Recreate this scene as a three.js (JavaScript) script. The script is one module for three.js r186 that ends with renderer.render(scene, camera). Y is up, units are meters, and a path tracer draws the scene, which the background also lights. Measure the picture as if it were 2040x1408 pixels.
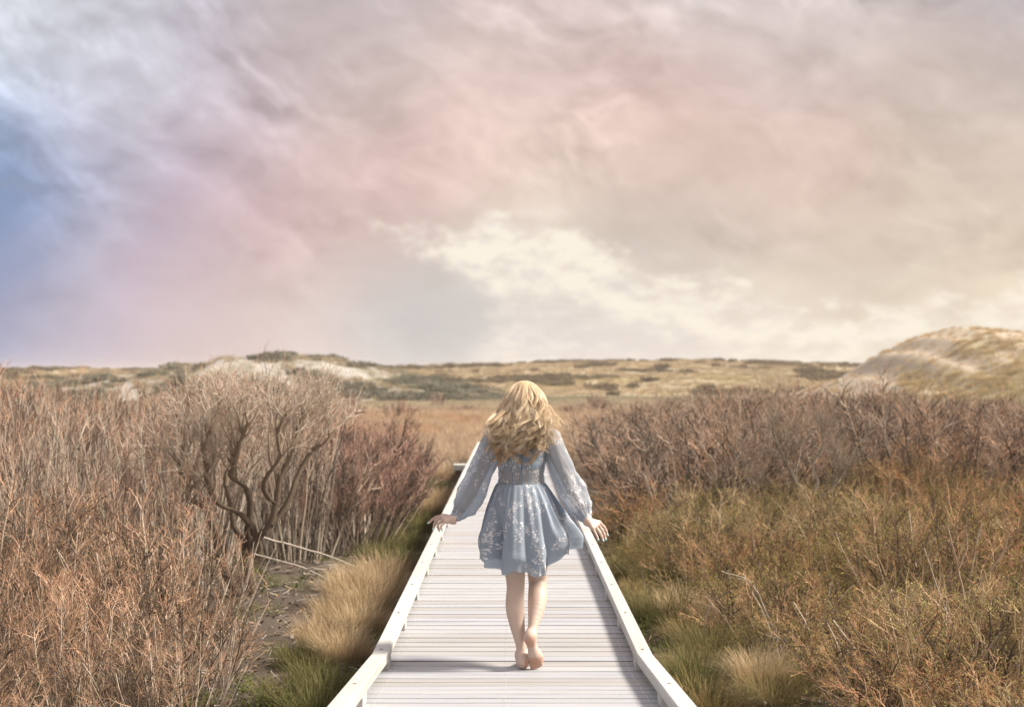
import * as THREE from 'three';
import { mergeGeometries } from 'three/addons/utils/BufferGeometryUtils.js';

// ---------------------------------------------------------------- camera, sky, sun, exposure
const scene = new THREE.Scene();
const EYE = 1.67, F = 2833;                              // eye height over the level deck; focal length in photo pixels
const camera = new THREE.PerspectiveCamera(2 * Math.atan(704 / F) * 180 / Math.PI, 1024 / 706, 0.1, 9000);
camera.position.set(0, EYE, 0);
camera.lookAt(0, EYE + 38 / F * 10, -10);
camera.focus = 8.05; camera.userData.fStop = 2.7;
const renderer = new THREE.WebGLRenderer({ antialias: true });
renderer.toneMapping = THREE.LinearToneMapping;
const EXPOSURE = 1.9;
renderer.toneMappingExposure = EXPOSURE;
renderer.shadowMap.enabled = true;
const SUN_AZ = 88 * Math.PI / 180, SUN_EL = 46 * Math.PI / 180;
const sunDir = new THREE.Vector3(Math.sin(SUN_AZ) * Math.cos(SUN_EL), Math.sin(SUN_EL), -Math.cos(SUN_AZ) * Math.cos(SUN_EL));
const sun = new THREE.DirectionalLight(new THREE.Color(1.0, 0.87, 0.72), 5.0);
sun.position.copy(sunDir).multiplyScalar(80).add(new THREE.Vector3(0, 0, -15));
sun.target.position.set(0, 0, -15); sun.castShadow = true; sun.shadow.radius = 24;
Object.assign(sun.shadow.camera, { left: -40, right: 40, top: 40, bottom: -40, near: 1, far: 200 });
sun.shadow.mapSize.set(4096, 4096);
scene.add(sun, sun.target);

// ---------------------------------------------------------------- random numbers and noise
function rng(seed) { let a = seed >>> 0; return () => { a = (a + 0x6D2B79F5) | 0; let t = Math.imul(a ^ (a >>> 15), 1 | a); t = (t + Math.imul(t ^ (t >>> 7), 61 | t)) ^ t; return ((t ^ (t >>> 14)) >>> 0) / 4294967296; }; }
const PERM = new Uint8Array(512), GX = new Float32Array(256), GY = new Float32Array(256);
{ const r = rng(7); const p = [...Array(256).keys()]; for (let i = 255; i > 0; i--) { const j = Math.floor(r() * (i + 1)); [p[i], p[j]] = [p[j], p[i]]; }
  for (let i = 0; i < 512; i++) PERM[i] = p[i & 255]; for (let i = 0; i < 256; i++) { const a = r() * 6.2832; GX[i] = Math.cos(a); GY[i] = Math.sin(a); } }
function noise(x, y) {                                   // gradient noise, about -1 .. 1
  const xi = Math.floor(x), yi = Math.floor(y), fx = x - xi, fy = y - yi, X = xi & 255, Y = yi & 255;
  const u = fx * fx * fx * (fx * (fx * 6 - 15) + 10), v = fy * fy * fy * (fy * (fy * 6 - 15) + 10);
  const a = PERM[PERM[X] + Y], b = PERM[PERM[X + 1] + Y], c = PERM[PERM[X] + Y + 1], d = PERM[PERM[X + 1] + Y + 1];
  const n0 = GX[a] * fx + GY[a] * fy, n1 = GX[b] * (fx - 1) + GY[b] * fy, n2 = GX[c] * fx + GY[c] * (fy - 1), n3 = GX[d] * (fx - 1) + GY[d] * (fy - 1);
  return 1.5 * (n0 + u * (n1 - n0) + v * (n2 + u * (n3 - n2) - n0 - u * (n1 - n0)));
}
function fbm(x, y, oct = 4, gain = 0.5) { let s = 0, a = 1, t = 0; for (let i = 0; i < oct; i++) { s += a * noise(x, y); t += a; a *= gain; x = x * 2.03 + 17.3; y = y * 2.03 - 9.1; } return s / t * 1.3; }
const clamp = (x, a = 0, b = 1) => Math.min(b, Math.max(a, x)), lerp = (a, b, t) => a + (b - a) * t;
const smooth = (a, b, x) => { const t = clamp((x - a) / (b - a)); return t * t * (3 - 2 * t); };
const lin = (c) => { c /= 255; return c <= 0.04045 ? c / 12.92 : ((c + 0.055) / 1.055) ** 2.4; };
const profile = (pts, x) => { if (x <= pts[0][0]) return pts[0][1]; for (let i = 1; i < pts.length; i++) if (x < pts[i][0]) { const t = (x - pts[i - 1][0]) / (pts[i][0] - pts[i - 1][0]); return lerp(pts[i - 1][1], pts[i][1], t * t * (3 - 2 * t)); } return pts[pts.length - 1][1]; };
const V = (x, y, z) => new THREE.Vector3(x, y, z);

// ---------------------------------------------------------------- the sky: pink evening cloud with a blue gap to the left and a bright gap low ahead
{
  // colour of the cloud deck at azimuth and elevation, in thousandths of a radian (0, 0 is straight ahead on the horizon)
  const tone = [];
  const rows = [
    [262, [-360, 206, 208, 216], [-290, 197, 196, 205], [-220, 192, 186, 194], [-110, 200, 189, 190], [0, 208, 192, 190], [130, 214, 203, 201], [240, 209, 198, 196], [350, 187, 180, 188]],
    [209, [-360, 203, 207, 217], [-300, 200, 202, 212], [-254, 190, 186, 197], [-184, 196, 183, 187], [-113, 208, 193, 189], [-7, 217, 198, 191], [99, 213, 190, 184], [205, 210, 196, 191], [311, 205, 191, 183], [360, 196, 184, 180]],
    [156, [-392, 122, 160, 206], [-335, 172, 181, 206], [-272, 189, 182, 197], [-201, 197, 181, 185], [-113, 212, 191, 186], [-25, 222, 197, 189], [99, 216, 192, 182], [205, 214, 189, 179], [311, 208, 193, 181], [360, 203, 189, 178]],
    [120, [-390, 92, 140, 196], [-335, 158, 171, 202], [-254, 186, 175, 190], [-184, 205, 179, 179], [-78, 215, 187, 181], [28, 216, 199, 187], [134, 212, 193, 181], [240, 214, 195, 183], [346, 219, 203, 189]],
    [85, [-392, 120, 152, 199], [-335, 172, 175, 200], [-236, 195, 179, 188], [-166, 210, 185, 182], [-95, 214, 195, 189], [-20, 228, 216, 202], [30, 222, 210, 197], [81, 200, 191, 185], [152, 199, 189, 183], [240, 212, 197, 184], [346, 222, 207, 191]],
    [50, [-365, 147, 157, 195], [-290, 197, 184, 197], [-219, 212, 193, 193], [-148, 220, 203, 197], [-78, 210, 204, 201], [-32, 200, 199, 199], [40, 228, 217, 206], [120, 238, 226, 208], [180, 230, 217, 199], [240, 215, 201, 187], [293, 215, 201, 186], [360, 236, 221, 199]],
    [12, [-365, 157, 161, 193], [-290, 200, 188, 197], [-219, 216, 199, 195], [-148, 222, 209, 203], [-78, 212, 208, 206], [-32, 208, 205, 203], [0, 224, 215, 208], [99, 226, 218, 214], [170, 238, 226, 211], [276, 247, 237, 217], [360, 247, 236, 216]],
  ];
  for (const [e, ...pts] of rows) for (const [a, r, g, b] of pts) tone.push([Math.atan(a / 1000) * 1000, Math.atan(e / 1000) * 1000, lin(r), lin(g), lin(b)]);
  // the rest goes on as cloud, brightened overhead to lift the land light
  for (let a = 560; a <= 3140; a += 215) for (const e of [20, 150, 330]) { const w = Math.max(0, Math.cos((a - 1780) / 1000)); tone.push([a, e, lin(208 + 22 * w), lin(194 + 20 * w), lin(184 + 10 * w)]); }
  for (let a = -560; a >= -3140; a -= 215) for (const e of [20, 150, 330]) { const w = smooth(-1700, -500, a); tone.push([a, e, lin(lerp(206, 168, w)), lin(lerp(193, 172, w)), lin(lerp(186, 198, w))]); }
  for (let a = -3000; a < 3140; a += 500) for (const e of [560, 900, 1400]) { const k = 1 + 0.6 * smooth(350, 1000, e); tone.push([a, e, lin(200) * k, lin(192) * k, lin(193) * k]); };
  const GW = 512, GH = 160, grid = new Float32Array(GW * GH * 3), EMAX = 1571;       // smooth field on a coarse grid (elevation squared for detail low down)
  for (let j = 0; j < GH; j++) for (let i = 0; i < GW; i++) {
    const t = i / (GW - 1) * 2 - 1, az = Math.sign(t) * Math.pow(Math.abs(t), 1.8) * 3142, el = Math.pow(j / (GH - 1), 2) * EMAX;
    let s = 0, r = 0, g = 0, b = 0;
    for (const p of tone) { let dx = Math.abs(az - p[0]); dx = Math.min(dx, 6283 - dx); const dy = (el - p[1]) * 1.25, d = (dx * dx + dy * dy) / (52 * 52), w = Math.exp(-d) + 0.0004 / (0.2 + d); s += w; r += w * p[2]; g += w * p[3]; b += w * p[4]; }
    grid.set([r / s, g / s, b / s], (j * GW + i) * 3);
  }
  const out = [0, 0, 0];
  const field = (az, el) => {
    const t = Math.sign(az) * Math.pow(Math.min(1, Math.abs(az) / 3142), 1 / 1.8), x = (t + 1) / 2 * (GW - 1), y = Math.sqrt(clamp(el / EMAX)) * (GH - 1);
    const i = Math.min(GW - 2, Math.max(0, Math.floor(x))), j = Math.min(GH - 2, Math.floor(y)), fx = x - i, fy = y - j;
    for (let k = 0; k < 3; k++) { const a = grid[(j * GW + i) * 3 + k], b = grid[(j * GW + i + 1) * 3 + k], c = grid[((j + 1) * GW + i) * 3 + k], d = grid[((j + 1) * GW + i + 1) * 3 + k]; out[k] = lerp(lerp(a, b, fx), lerp(c, d, fx), fy); }
    return out;
  };
  const W = 4096, H = 2048, data = new Float32Array(W * H * 4);
  for (let j = 0; j < H; j++) {
    const el = ((j + 0.5) / H - 0.5) * Math.PI * 1000;
    for (let i = 0; i < W; i++) {
      const o = (j * W + i) * 4; data[o + 3] = 1;
      if (el < -1) { data[o] = 0.2; data[o + 1] = 0.17; data[o + 2] = 0.14; continue; }
      let az = ((i + 0.5) / W - 0.25) * 2 * Math.PI; if (az > Math.PI) az -= 2 * Math.PI; az *= 1000;
      const far = Math.abs(az) > 620 || el > 420, oc = far ? 3 : 5, fold = Math.abs(az) > 2800 ? smooth(3142, 2800, Math.abs(az)) : 1;
      // streaks of cloud running down to the right, drawn out with distance
      const wx = fbm(az / 120 + 3, el / 80, 4) * 22, wy = fbm(az / 110 - 8, el / 70 + 5, 4) * 15;
      const c = field(az + wx * 0.8 * fold, Math.max(0, el + wy * 0.7 * smooth(0, 60, el)));
      let r = c[0], g = c[1], b = c[2];
      const x = az + wx, y = el + wy, sx = (x * 0.83 - y * 0.56), sy = (x * 0.56 + y * 0.83);
      const n1 = (u, v) => fbm(u / 150 + 11, v / 56 + 2, oc, 0.52), n2 = (u, v) => fbm(u / 62 + 5 + wx / 50, v / 40 + wy / 44, oc + 1, 0.6);
      const streak = n1(sx, sy), puff = n2(az, el), relief = (far ? 0 : 0.55 * (streak - n1(sx + 10, sy - 8)) + 0.6 * (puff - n2(az + 8, el - 8)));
      const high = smooth(40, 150, el), leftness = smooth(120, -330, az) * smooth(70, 170, el);
      const tuft = fbm(az / 33 + 15 + wx / 30, el / 21 + wy / 26, oc, 0.6);
      let k = relief * (0.09 + 0.1 * leftness) * (0.4 + 0.6 * high) * fold + ((smooth(-0.25, 0.45, streak) - 0.5) * 0.1 + streak * (0.08 + 0.16 * leftness) + puff * 0.15 + tuft * 0.13) * (0.35 + 0.65 * high) * fold;
      const wisp = Math.max(0, fbm(sx / 90 + 31, sy / 30 + 7, oc + 1, 0.64) - 0.1) * (0.55 + 0.75 * leftness) * high * fold;
      const broken = 0.62 + 0.75 * smooth(-0.15, 0.45, fbm(az / 190 + 21, el / 110 + 13, 2)); k *= Math.max(broken, leftness * 0.95);
      k += wisp * 0.5 * Math.max(broken, leftness);
      r *= 1 + k; g *= 1 + k * 1.05; b *= 1 + k * 1.08;
      // the bright gap: an edge of grey cloud from upper left to lower right, thin cream cloudlets beyond it
      if (Math.abs(az) < 700 && el < 190) {
        const ragged = fbm(az / 38 + 4, el / 24 + 9, 5, 0.6) * 15, mott = 0.85 * fbm(az / 24 - 3, el / 11 + 1, 5, 0.66) + 0.6 * fbm(az / 90 + 8, el / 34 + 6, 3);
        const top = profile([[-92, 101], [0, 106], [46, 97], [81, 79], [134, 65], [205, 44], [240, 39], [300, 46], [360, 60], [520, 66]], az) + 9 * fbm(az / 60 + 2, 0.4, 2) + ragged * 1.5;
        const edge = el > 50 ? az + 92 - (101 - el) * 1.67 : az + 7 + (50 - el) * 0.6;                                     // right of the slanting edge
        const lump = fbm(az / 17 + 6, el / 12 + 3, 5, 0.62) * 13, inGap = smooth(-6, 13, edge * 0.55 + ragged * 0.8 + lump * 0.8) * smooth(9, -11, el - top + lump) * smooth(560, 380, az);
        const low = smooth(52, 20, el), cream = clamp(0.70 + mott * 1.0 - low * smooth(200, 0, az) * 0.5 + smooth(120, 330, az) * 0.25);
        const cr = lerp(lin(222), lin(246), cream), cg = lerp(lin(213), lin(237), cream), cb = lerp(lin(210), lin(222), cream);
        const bank = smooth(12, -16, edge) * smooth(-170, -40, az) * smooth(96, 80, el) * (1 - inGap) * 0.075; r *= 1 - bank; g *= 1 - bank * 0.9; b *= 1 - bank * 0.75;
        const m = inGap * clamp(0.80 + mott * 1.1 + lump * 0.03);
        r = lerp(r, cr, m); g = lerp(g, cg, m); b = lerp(b, cb, m);
      }
      let lum = 0.3 * r + 0.5 * g + 0.2 * b; const vivid = b > r * 1.05 ? 0.92 : 1.12, calm = b > r ? 1 - 0.09 * smooth(1.0, 2.2, b / r) : 1; r *= calm; g *= calm; b *= calm; lum *= calm; r = lum + (r - lum) * vivid; g = lum + (g - lum) * vivid; b = lum + (b - lum) * vivid;
      data[o] = r * 1.05 / EXPOSURE; data[o + 1] = g * 1.05 / EXPOSURE; data[o + 2] = b * 1.05 / EXPOSURE;
    }
  }
  const tex = new THREE.DataTexture(data, W, H, THREE.RGBAFormat, THREE.FloatType);
  tex.mapping = THREE.EquirectangularReflectionMapping; tex.magFilter = tex.minFilter = THREE.LinearFilter; tex.needsUpdate = true;
  scene.background = tex; scene.environment = tex;
}

// ---------------------------------------------------------------- naming and small helpers
const taken = {};
function numbered(n) { taken[n] = (taken[n] ?? -1) + 1; return taken[n] ? `${n}_${String(taken[n]).padStart(3, '0')}` : n; }
function tag(o, label, category, group, kind) { if (label) o.userData.label = label; if (category) o.userData.category = category; if (group) o.userData.group = group; if (kind) o.userData.kind = kind; return o; }
function mesh(name, geo, mat, parent) { const m = new THREE.Mesh(geo, mat); m.name = parent ? name : numbered(name); m.castShadow = m.receiveShadow = true; (parent ?? scene).add(m); return m; }
function thing(name, x, y, z, turn = 0) { const g = new THREE.Group(); g.name = numbered(name); g.position.set(x, y, z); g.rotation.y = turn; scene.add(g); return g; }
function geom(pos, idx, col, nor, uv) {
  const g = new THREE.BufferGeometry();
  g.setAttribute('position', new THREE.BufferAttribute(new Float32Array(pos), 3));
  if (idx) g.setIndex(new THREE.BufferAttribute(new Uint32Array(idx), 1));
  if (col) g.setAttribute('color', new THREE.BufferAttribute(new Float32Array(col), 3));
  if (uv) g.setAttribute('uv', new THREE.BufferAttribute(new Float32Array(uv), 2));
  if (nor) g.setAttribute('normal', new THREE.BufferAttribute(new Float32Array(nor), 3)); else g.computeVertexNormals();
  return g;
}
const std = (o) => new THREE.MeshStandardMaterial({ roughness: 0.9, ...o }), rgb = (r, g, b) => new THREE.Color().setRGB(r, g, b);
function dataTex(w, h, fn, srgb) {
  const d = new Uint8Array(w * h * 4);
  for (let j = 0; j < h; j++) for (let i = 0; i < w; i++) { const c = fn(i / w, j / h), o = (j * w + i) * 4; d[o] = clamp(c[0]) * 255; d[o + 1] = clamp(c[1]) * 255; d[o + 2] = clamp(c[2]) * 255; d[o + 3] = 255; }
  const t = new THREE.DataTexture(d, w, h); t.wrapS = t.wrapT = THREE.RepeatWrapping; t.magFilter = THREE.LinearFilter; t.minFilter = THREE.LinearMipmapLinearFilter; t.generateMipmaps = true; if (srgb) t.colorSpace = THREE.SRGBColorSpace; t.needsUpdate = true; return t;
}
const tileNoise = (u, v, f, g, s) => {                    // noise that repeats over 0..1
  const a = noise(u * f + s, v * g + s), b = noise((u - 1) * f + s, v * g + s), c = noise(u * f + s, (v - 1) * g + s), d = noise((u - 1) * f + s, (v - 1) * g + s);
  return lerp(lerp(a, b, u), lerp(c, d, u), v);
};

// ---------------------------------------------------------------- ground
const GROUND = -0.42;
function groundY(x, z) {
  const d = -z, n = 0.055 * fbm(x * 0.35, z * 0.35, 3) + 0.025 * noise(x * 1.7, z * 1.7);
  let y = GROUND + n * smooth(0.9, 1.6, Math.abs(x)) - 0.03 * smooth(1.4, 0.6, Math.abs(x));
  y += 0.12 * smooth(2.5, 6, Math.abs(x)) * smooth(40, 20, d);
  y += 0.25 * smooth(60, 300, d) * fbm(x * 0.02, z * 0.02, 2);
  return y;
}
{
  const NA = 560, NR = 190, pos = [], idx = [], col = [];
  for (let j = 0; j <= NR; j++) { const r = j === 0 ? 0.01 : 1.5 * Math.pow(4500 / 1.5, j / NR);
    for (let i = 0; i < NA; i++) {
      const t = (i / NA) * 2 - 1, a = Math.sign(t) * Math.pow(Math.abs(t), 1.9) * Math.PI, x = Math.sin(a) * r, z = -Math.cos(a) * r;
      pos.push(x, groundY(x, z) - smooth(1500, 4500, r) * 6, z);
      const n1 = fbm(x * 0.9, z * 0.9, 4), n2 = fbm(x * 0.13 + 9, z * 0.13, 4), n3 = noise(x * 5, z * 5);
      // near: dark peaty litter with moss; beyond: dry meadow, then grey-green flats
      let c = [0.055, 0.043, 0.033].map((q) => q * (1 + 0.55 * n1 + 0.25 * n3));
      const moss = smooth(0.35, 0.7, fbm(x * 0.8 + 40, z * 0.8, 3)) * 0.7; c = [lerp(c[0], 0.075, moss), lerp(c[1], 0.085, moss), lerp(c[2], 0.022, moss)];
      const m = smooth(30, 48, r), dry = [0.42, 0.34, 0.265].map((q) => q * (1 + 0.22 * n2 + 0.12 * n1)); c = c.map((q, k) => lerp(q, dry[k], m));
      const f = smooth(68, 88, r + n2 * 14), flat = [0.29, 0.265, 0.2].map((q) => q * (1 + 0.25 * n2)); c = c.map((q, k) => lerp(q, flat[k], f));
      col.push(...c);
    } }
  for (let j = 0; j < NR; j++) for (let i = 0; i < NA; i++) { const k = (i + 1) % NA, a = j * NA + i, b = j * NA + k, c = a + NA, d = b + NA; idx.push(a, b, c, b, d, c); }
  const soil = dataTex(512, 512, (u, v) => { const n = tileNoise(u, v, 24, 24, 3) * 0.5 + tileNoise(u, v, 60, 60, 9) * 0.5; const q = 0.5 + 0.5 * n; return [q, q, q]; });
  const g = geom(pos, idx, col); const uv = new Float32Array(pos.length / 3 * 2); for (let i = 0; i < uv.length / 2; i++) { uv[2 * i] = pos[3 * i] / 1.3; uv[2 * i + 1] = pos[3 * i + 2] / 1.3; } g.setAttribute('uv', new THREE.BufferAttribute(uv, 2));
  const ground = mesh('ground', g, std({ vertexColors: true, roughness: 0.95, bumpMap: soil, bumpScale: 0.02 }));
  tag(ground, 'dark litter covered bog floor running out into dry flats', 'ground', null, 'structure');
}

// ---------------------------------------------------------------- far dunes and ridges, each a body of its own
function duneMesh(name, label, x0, x1, z0, z1, nx, nz, height, color) {
  const pos = [], idx = [], col = [];
  for (let j = 0; j <= nz; j++) for (let i = 0; i <= nx; i++) {
    const x = lerp(x0, x1, i / nx), z = lerp(z0, z1, j / nz), y = height(x, z); pos.push(x, y, z); col.push(...color(x, z, y));
  }
  for (let j = 0; j < nz; j++) for (let i = 0; i < nx; i++) { const a = j * (nx + 1) + i, b = a + 1, c = a + nx + 1, d = c + 1; idx.push(a, b, c, b, d, c); }
  const m = mesh(name, geom(pos, idx, col), std({ vertexColors: true, roughness: 0.95, side: THREE.DoubleSide }));
  return tag(m, label, 'dune', null, 'structure');
}
const SAND = [0.60, 0.52, 0.45], mixc = (a, b, t) => a.map((q, k) => lerp(q, b[k], clamp(t)));
// white dune with dark scrub, left of the way
const leftCrest = [[-46, -0.6], [-38, 0.6], [-31, 1.5], [-26, 2.15], [-22.5, 2.95], [-19, 3.0], [-15.5, 2.75], [-12, 2.2], [-8, 1.25], [-4.5, 0.5], [-1.5, -0.1], [1.5, -0.8]];
const leftDuneY = (x, z) => { const d = -z, c = profile(leftCrest, x) + 0.22 * fbm(x * 0.35, z * 0.2, 3), s = d < 116 ? smooth(95, 116, d) : smooth(142, 116, d); return -0.62 + (c + 0.62) * s + 0.2 * s * fbm(x * 0.5 + 7, z * 0.22, 3); };
const leftScrub = (x, z) => fbm(x * 0.24 + 5, z * 0.15 + 2, 4) + 0.12 * smooth(-17, -10, x) + 0.2 * smooth(107, 100, -z) + 0.0;
duneMesh('dune_left', 'pale sand dune patched with dark scrub left of the boardwalk', -48, 4, -92, -145, 150, 90, leftDuneY, (x, z) => mixc(mixc([0.31, 0.30, 0.285], [0.21, 0.205, 0.17], smooth(-0.25, 0.3, fbm(x * 0.6, z * 0.3, 3))), [0.155, 0.16, 0.125], smooth(0.16, 0.42, leftScrub(x, z)) * 0.85));
// broad grassy ridge closing the view
const ridgeCrest = [[-150, 1.2], [-95, 1.2], [-80, 2.2], [-62, 1.7], [-40, 1.75], [-24, 2.4], [-4, 2.9], [14, 3.45], [32, 3.6], [48, 3.2], [62, 2.7], [80, 2.5], [150, 2.8]];
const ridgeY = (x, z) => { const d = -z, c = profile(ridgeCrest, x) + 0.22 * fbm(x * 0.12, z * 0.06, 3), s = d < 262 ? Math.pow(smooth(118, 262, d), 0.8) : smooth(420, 262, d); return -0.75 + (c + 0.75) * s + 0.28 * smooth(120, 170, d) * fbm(x * 0.07, z * 0.07, 3); };
duneMesh('dune_ridge', 'long low grassy ridge on the horizon', -160, 160, -112, -430, 220, 110, ridgeY, (x, z) => { const n = fbm(x * 0.05, z * 0.035, 4), d = -z; let c = mixc([0.34, 0.30, 0.22], [0.28, 0.25, 0.175], smooth(-0.1, 0.5, n)); c = mixc(c, [0.36, 0.33, 0.17], smooth(0.1, 0.5, fbm(x * 0.06 + 30, z * 0.05, 3)) * smooth(190, 140, d)); return mixc(c, [0.19, 0.17, 0.115], smooth(0.15, 0.5, fbm(x * 0.11 + 4, z * 0.05 + 3, 3)) * 0.8); });
// tall sand dune to the right
const rightCrest = [[21.5, -0.7], [24.5, 0.2], [27.2, 1.3], [30.2, 3.3], [32.6, 4.5], [34.8, 5.1], [37.5, 4.95], [42, 4.5], [52, 3.6], [70, 2.6], [90, -0.6]];
const rightDuneY = (x, z) => { const d = -z, k = x + (d - 112) * 0.1, c = profile(rightCrest, k) + 0.12 * fbm(x * 0.5, z * 0.4, 3), s = d < 112 ? Math.pow(smooth(78, 112, d), 0.9) : smooth(134, 112, d); return -0.7 + (c + 0.7) * s + 0.08 * s * fbm(x * 0.3, z * 0.25, 3); };
const rightGrass = (x, z) => fbm(x * 0.3 + 2, z * 0.16, 4) + 0.9 * smooth(106, 92, -z) - 0.22;
duneMesh('dune_right', 'tall sunlit sand dune with thin grass on the right', 14, 95, -74, -165, 200, 90, rightDuneY, (x, z) => mixc(mixc([0.36, 0.315, 0.25], [0.33, 0.28, 0.215], smooth(-0.2, 0.4, fbm(x * 1.3, z * 0.7, 3))), [0.28, 0.25, 0.155], smooth(-0.2, 0.5, rightGrass(x, z)) * 0.85));

// ---------------------------------------------------------------- boardwalk
const KINK = -7.97, SLOPE = 0.082;
const deckY = (z) => (z > KINK ? (z - KINK) * SLOPE : 0);
{
  const walk = thing('boardwalk', 0, 0, 0); tag(walk, 'weathered white plank boardwalk with low curb rails', 'boardwalk', null, 'structure');
  const woodAt = (base, tint, s) => dataTex(1024, 128, (u, v) => {
    const g = tileNoise(u, v, 5, 38, s) * 0.5 + tileNoise(u, v, 14, 80, s + 4) * 0.5, w = tileNoise(u, v, 3, 3, s + 8), st = smooth(0.25, 0.8, tileNoise(u, v, 7, 5, s + 20));
    const k = base * (1 + 0.085 * g + 0.07 * w - 0.06 * st), brown = smooth(0.45, 1.0, tileNoise(u, v, 9, 7, s + 33)) * 0.1; return [k * tint[0], k * tint[1] * (1 - brown * 0.5), k * tint[2] * (1 - brown)]; }, true);
  const grainBump = dataTex(1024, 128, (u, v) => { const g = 0.5 + 0.28 * tileNoise(u, v, 6, 50, 2) + 0.25 * tileNoise(u, v, 20, 90, 6); return [g, g, g]; });
  const woods = [[0.645, [0.96, 0.985, 1.025], 3], [0.615, [0.975, 0.985, 1.005], 31], [0.635, [0.95, 0.98, 1.035], 57], [0.60, [0.975, 0.98, 0.995], 83]].map(([b, t, s]) => std({ map: woodAt(b, t, s), bumpMap: grainBump, bumpScale: 0.0016, roughness: 0.56 }));
  const railMats = [[0.725, [0.98, 0.99, 0.99], 5], [0.705, [0.99, 0.985, 0.975], 45]].map(([b, t, s]) => std({ map: woodAt(b, t, s), bumpMap: grainBump, bumpScale: 0.0014, roughness: 0.6 }));
  // a board along x with eased edges; origin in the middle of its top face
  function board(len, wid, thick, ease, off) {
    const pr = [[-wid / 2, -thick], [-wid / 2, -ease], [-wid / 2 + ease, 0], [wid / 2 - ease, 0], [wid / 2, -ease], [wid / 2, -thick]], pos = [], uv = [], idx = [];
    let peri = 0;
    for (let k = 0; k < 6; k++) { const a = pr[k], b = pr[(k + 1) % 6], d = Math.hypot(b[0] - a[0], b[1] - a[1]), n = pos.length / 3;
      for (const [x, q, p] of [[-len / 2, a, peri], [len / 2, a, peri], [-len / 2, b, peri + d], [len / 2, b, peri + d]]) { pos.push(x, q[1], q[0]); uv.push((x + off) / 1.7, (p + off * 0.37) / 0.22); }
      idx.push(n, n + 1, n + 2, n + 1, n + 3, n + 2); peri += d; }
    for (const s of [-1, 1]) { const n = pos.length / 3; for (const q of pr) { pos.push(s * len / 2, q[1], q[0]); uv.push((q[0] + off) / 0.6, q[1] / 0.22); } for (let k = 1; k < 5; k++) s > 0 ? idx.push(n, n + k, n + k + 1) : idx.push(n, n + k + 1, n + k); }
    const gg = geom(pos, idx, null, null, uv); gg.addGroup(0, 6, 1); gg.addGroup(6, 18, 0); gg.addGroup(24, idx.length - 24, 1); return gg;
  }
  const P = 0.1455, HALF = 0.775, r = rng(5), shapes = [0, 0.5, 1.1, 1.9, 2.7, 3.3].map((o) => board(HALF * 2, 0.1255, 0.036, 0.0025, o));
  const heads = [];
  const shadedRawEdge = std({ map: woodAt(0.33, [1, 0.92, 0.84], 19), roughness: 0.85 });  // unbleached plank sides, painted darker to stand in for shade in the gaps
  const lay = (x, y, z, tilt, k) => { const m = mesh('plank', shapes[k % 6], [woods[Math.floor(r() * 4)], shadedRawEdge], walk); m.position.set(x + (r() - 0.5) * 0.008, y - r() * 0.0022, z); m.rotation.set(tilt, (r() - 0.5) * 0.003, (r() - 0.5) * 0.002);
    for (const sx of [-0.66, -0.035, 0.66]) for (const sz of [-0.035, 0.035]) heads.push([x + sx + (r() - 0.5) * 0.008, y + sz * -Math.tan(tilt) * 0 + 0.0006, z + sz]); };
  const th = Math.atan(SLOPE);
  for (let k = 0; k < 50; k++) { const s = (k + 0.5) * P; lay(0, Math.sin(th) * s, KINK + Math.cos(th) * s, -th, k); }
  for (let k = 0; k < 167; k++) lay(0, 0, KINK - (k + 0.5) * P, 0, k);
  { // screw heads, small bright dots in three rows
    const disc = new THREE.CylinderGeometry(0.0042, 0.0042, 0.0016, 8), near = heads.filter((h) => h[2] > -20), im = new THREE.InstancedMesh(disc, std({ color: rgb(0.78, 0.78, 0.8), roughness: 0.35, metalness: 0.6 }), near.length), m4 = new THREE.Matrix4();
    near.forEach(([x, y, z], i) => im.setMatrixAt(i, m4.makeTranslation(x, (z > KINK ? deckY(z) : 0) + 0.0004, z))); im.name = 'screw_heads'; im.userData.kind = 'stuff'; im.castShadow = im.receiveShadow = true; walk.add(im);
  }
  // joists, sleepers and posts carrying the deck
  const dark = std({ map: woodAt(0.5, [1, 0.9, 0.78], 91), roughness: 0.8 });
  const beam = (name, len, w, h, x, y, z, tilt, mat) => { const m = mesh(name, new THREE.BoxGeometry(w, h, len), mat, walk); m.position.set(x, y, z); m.rotation.x = tilt; return m; };
  for (const x of [-0.62, 0, 0.62]) { beam('joist', 24.25, 0.05, 0.16, x, -0.118, KINK - 12.125, 0, dark); beam('joist', 7.25, 0.05, 0.16, x, -0.118 + SLOPE * 3.62, KINK + 3.6, -th, dark); }
  for (let k = 0; k < 11; k++) { const z = KINK - 1.0 - k * 2.3; for (const x of [-0.55, 0.55]) beam('post', 0.1, 0.1, 0.62, x, -0.5, z, 0, dark); }
  for (let k = 0; k < 3; k++) { const z = KINK + 1.2 + k * 2.3; for (const x of [-0.55, 0.55]) beam('post', 0.1, 0.1, 0.9, x, -0.6 + SLOPE * (z - KINK), z, 0, dark); }
  // curb rails on blocks
  const RW = 0.088, RT = 0.052, BH = 0.047, RX = 0.742;
  const railGeo = {}; const rail = (s, zc, yc, len, tilt, m) => { const key = `${len.toFixed(3)}${m}`; railGeo[key] ??= board(len, RW, RT, 0.006, m * 1.3); railGeo[key].clearGroups(); const o = mesh('curb_rail', railGeo[key], railMats[m % 2], walk); o.rotation.order = 'YXZ'; o.position.set(s * RX, yc, zc); o.rotation.set(0, Math.PI / 2, 0); o.rotateOnWorldAxis(V(1, 0, 0), tilt); return o; };
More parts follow.
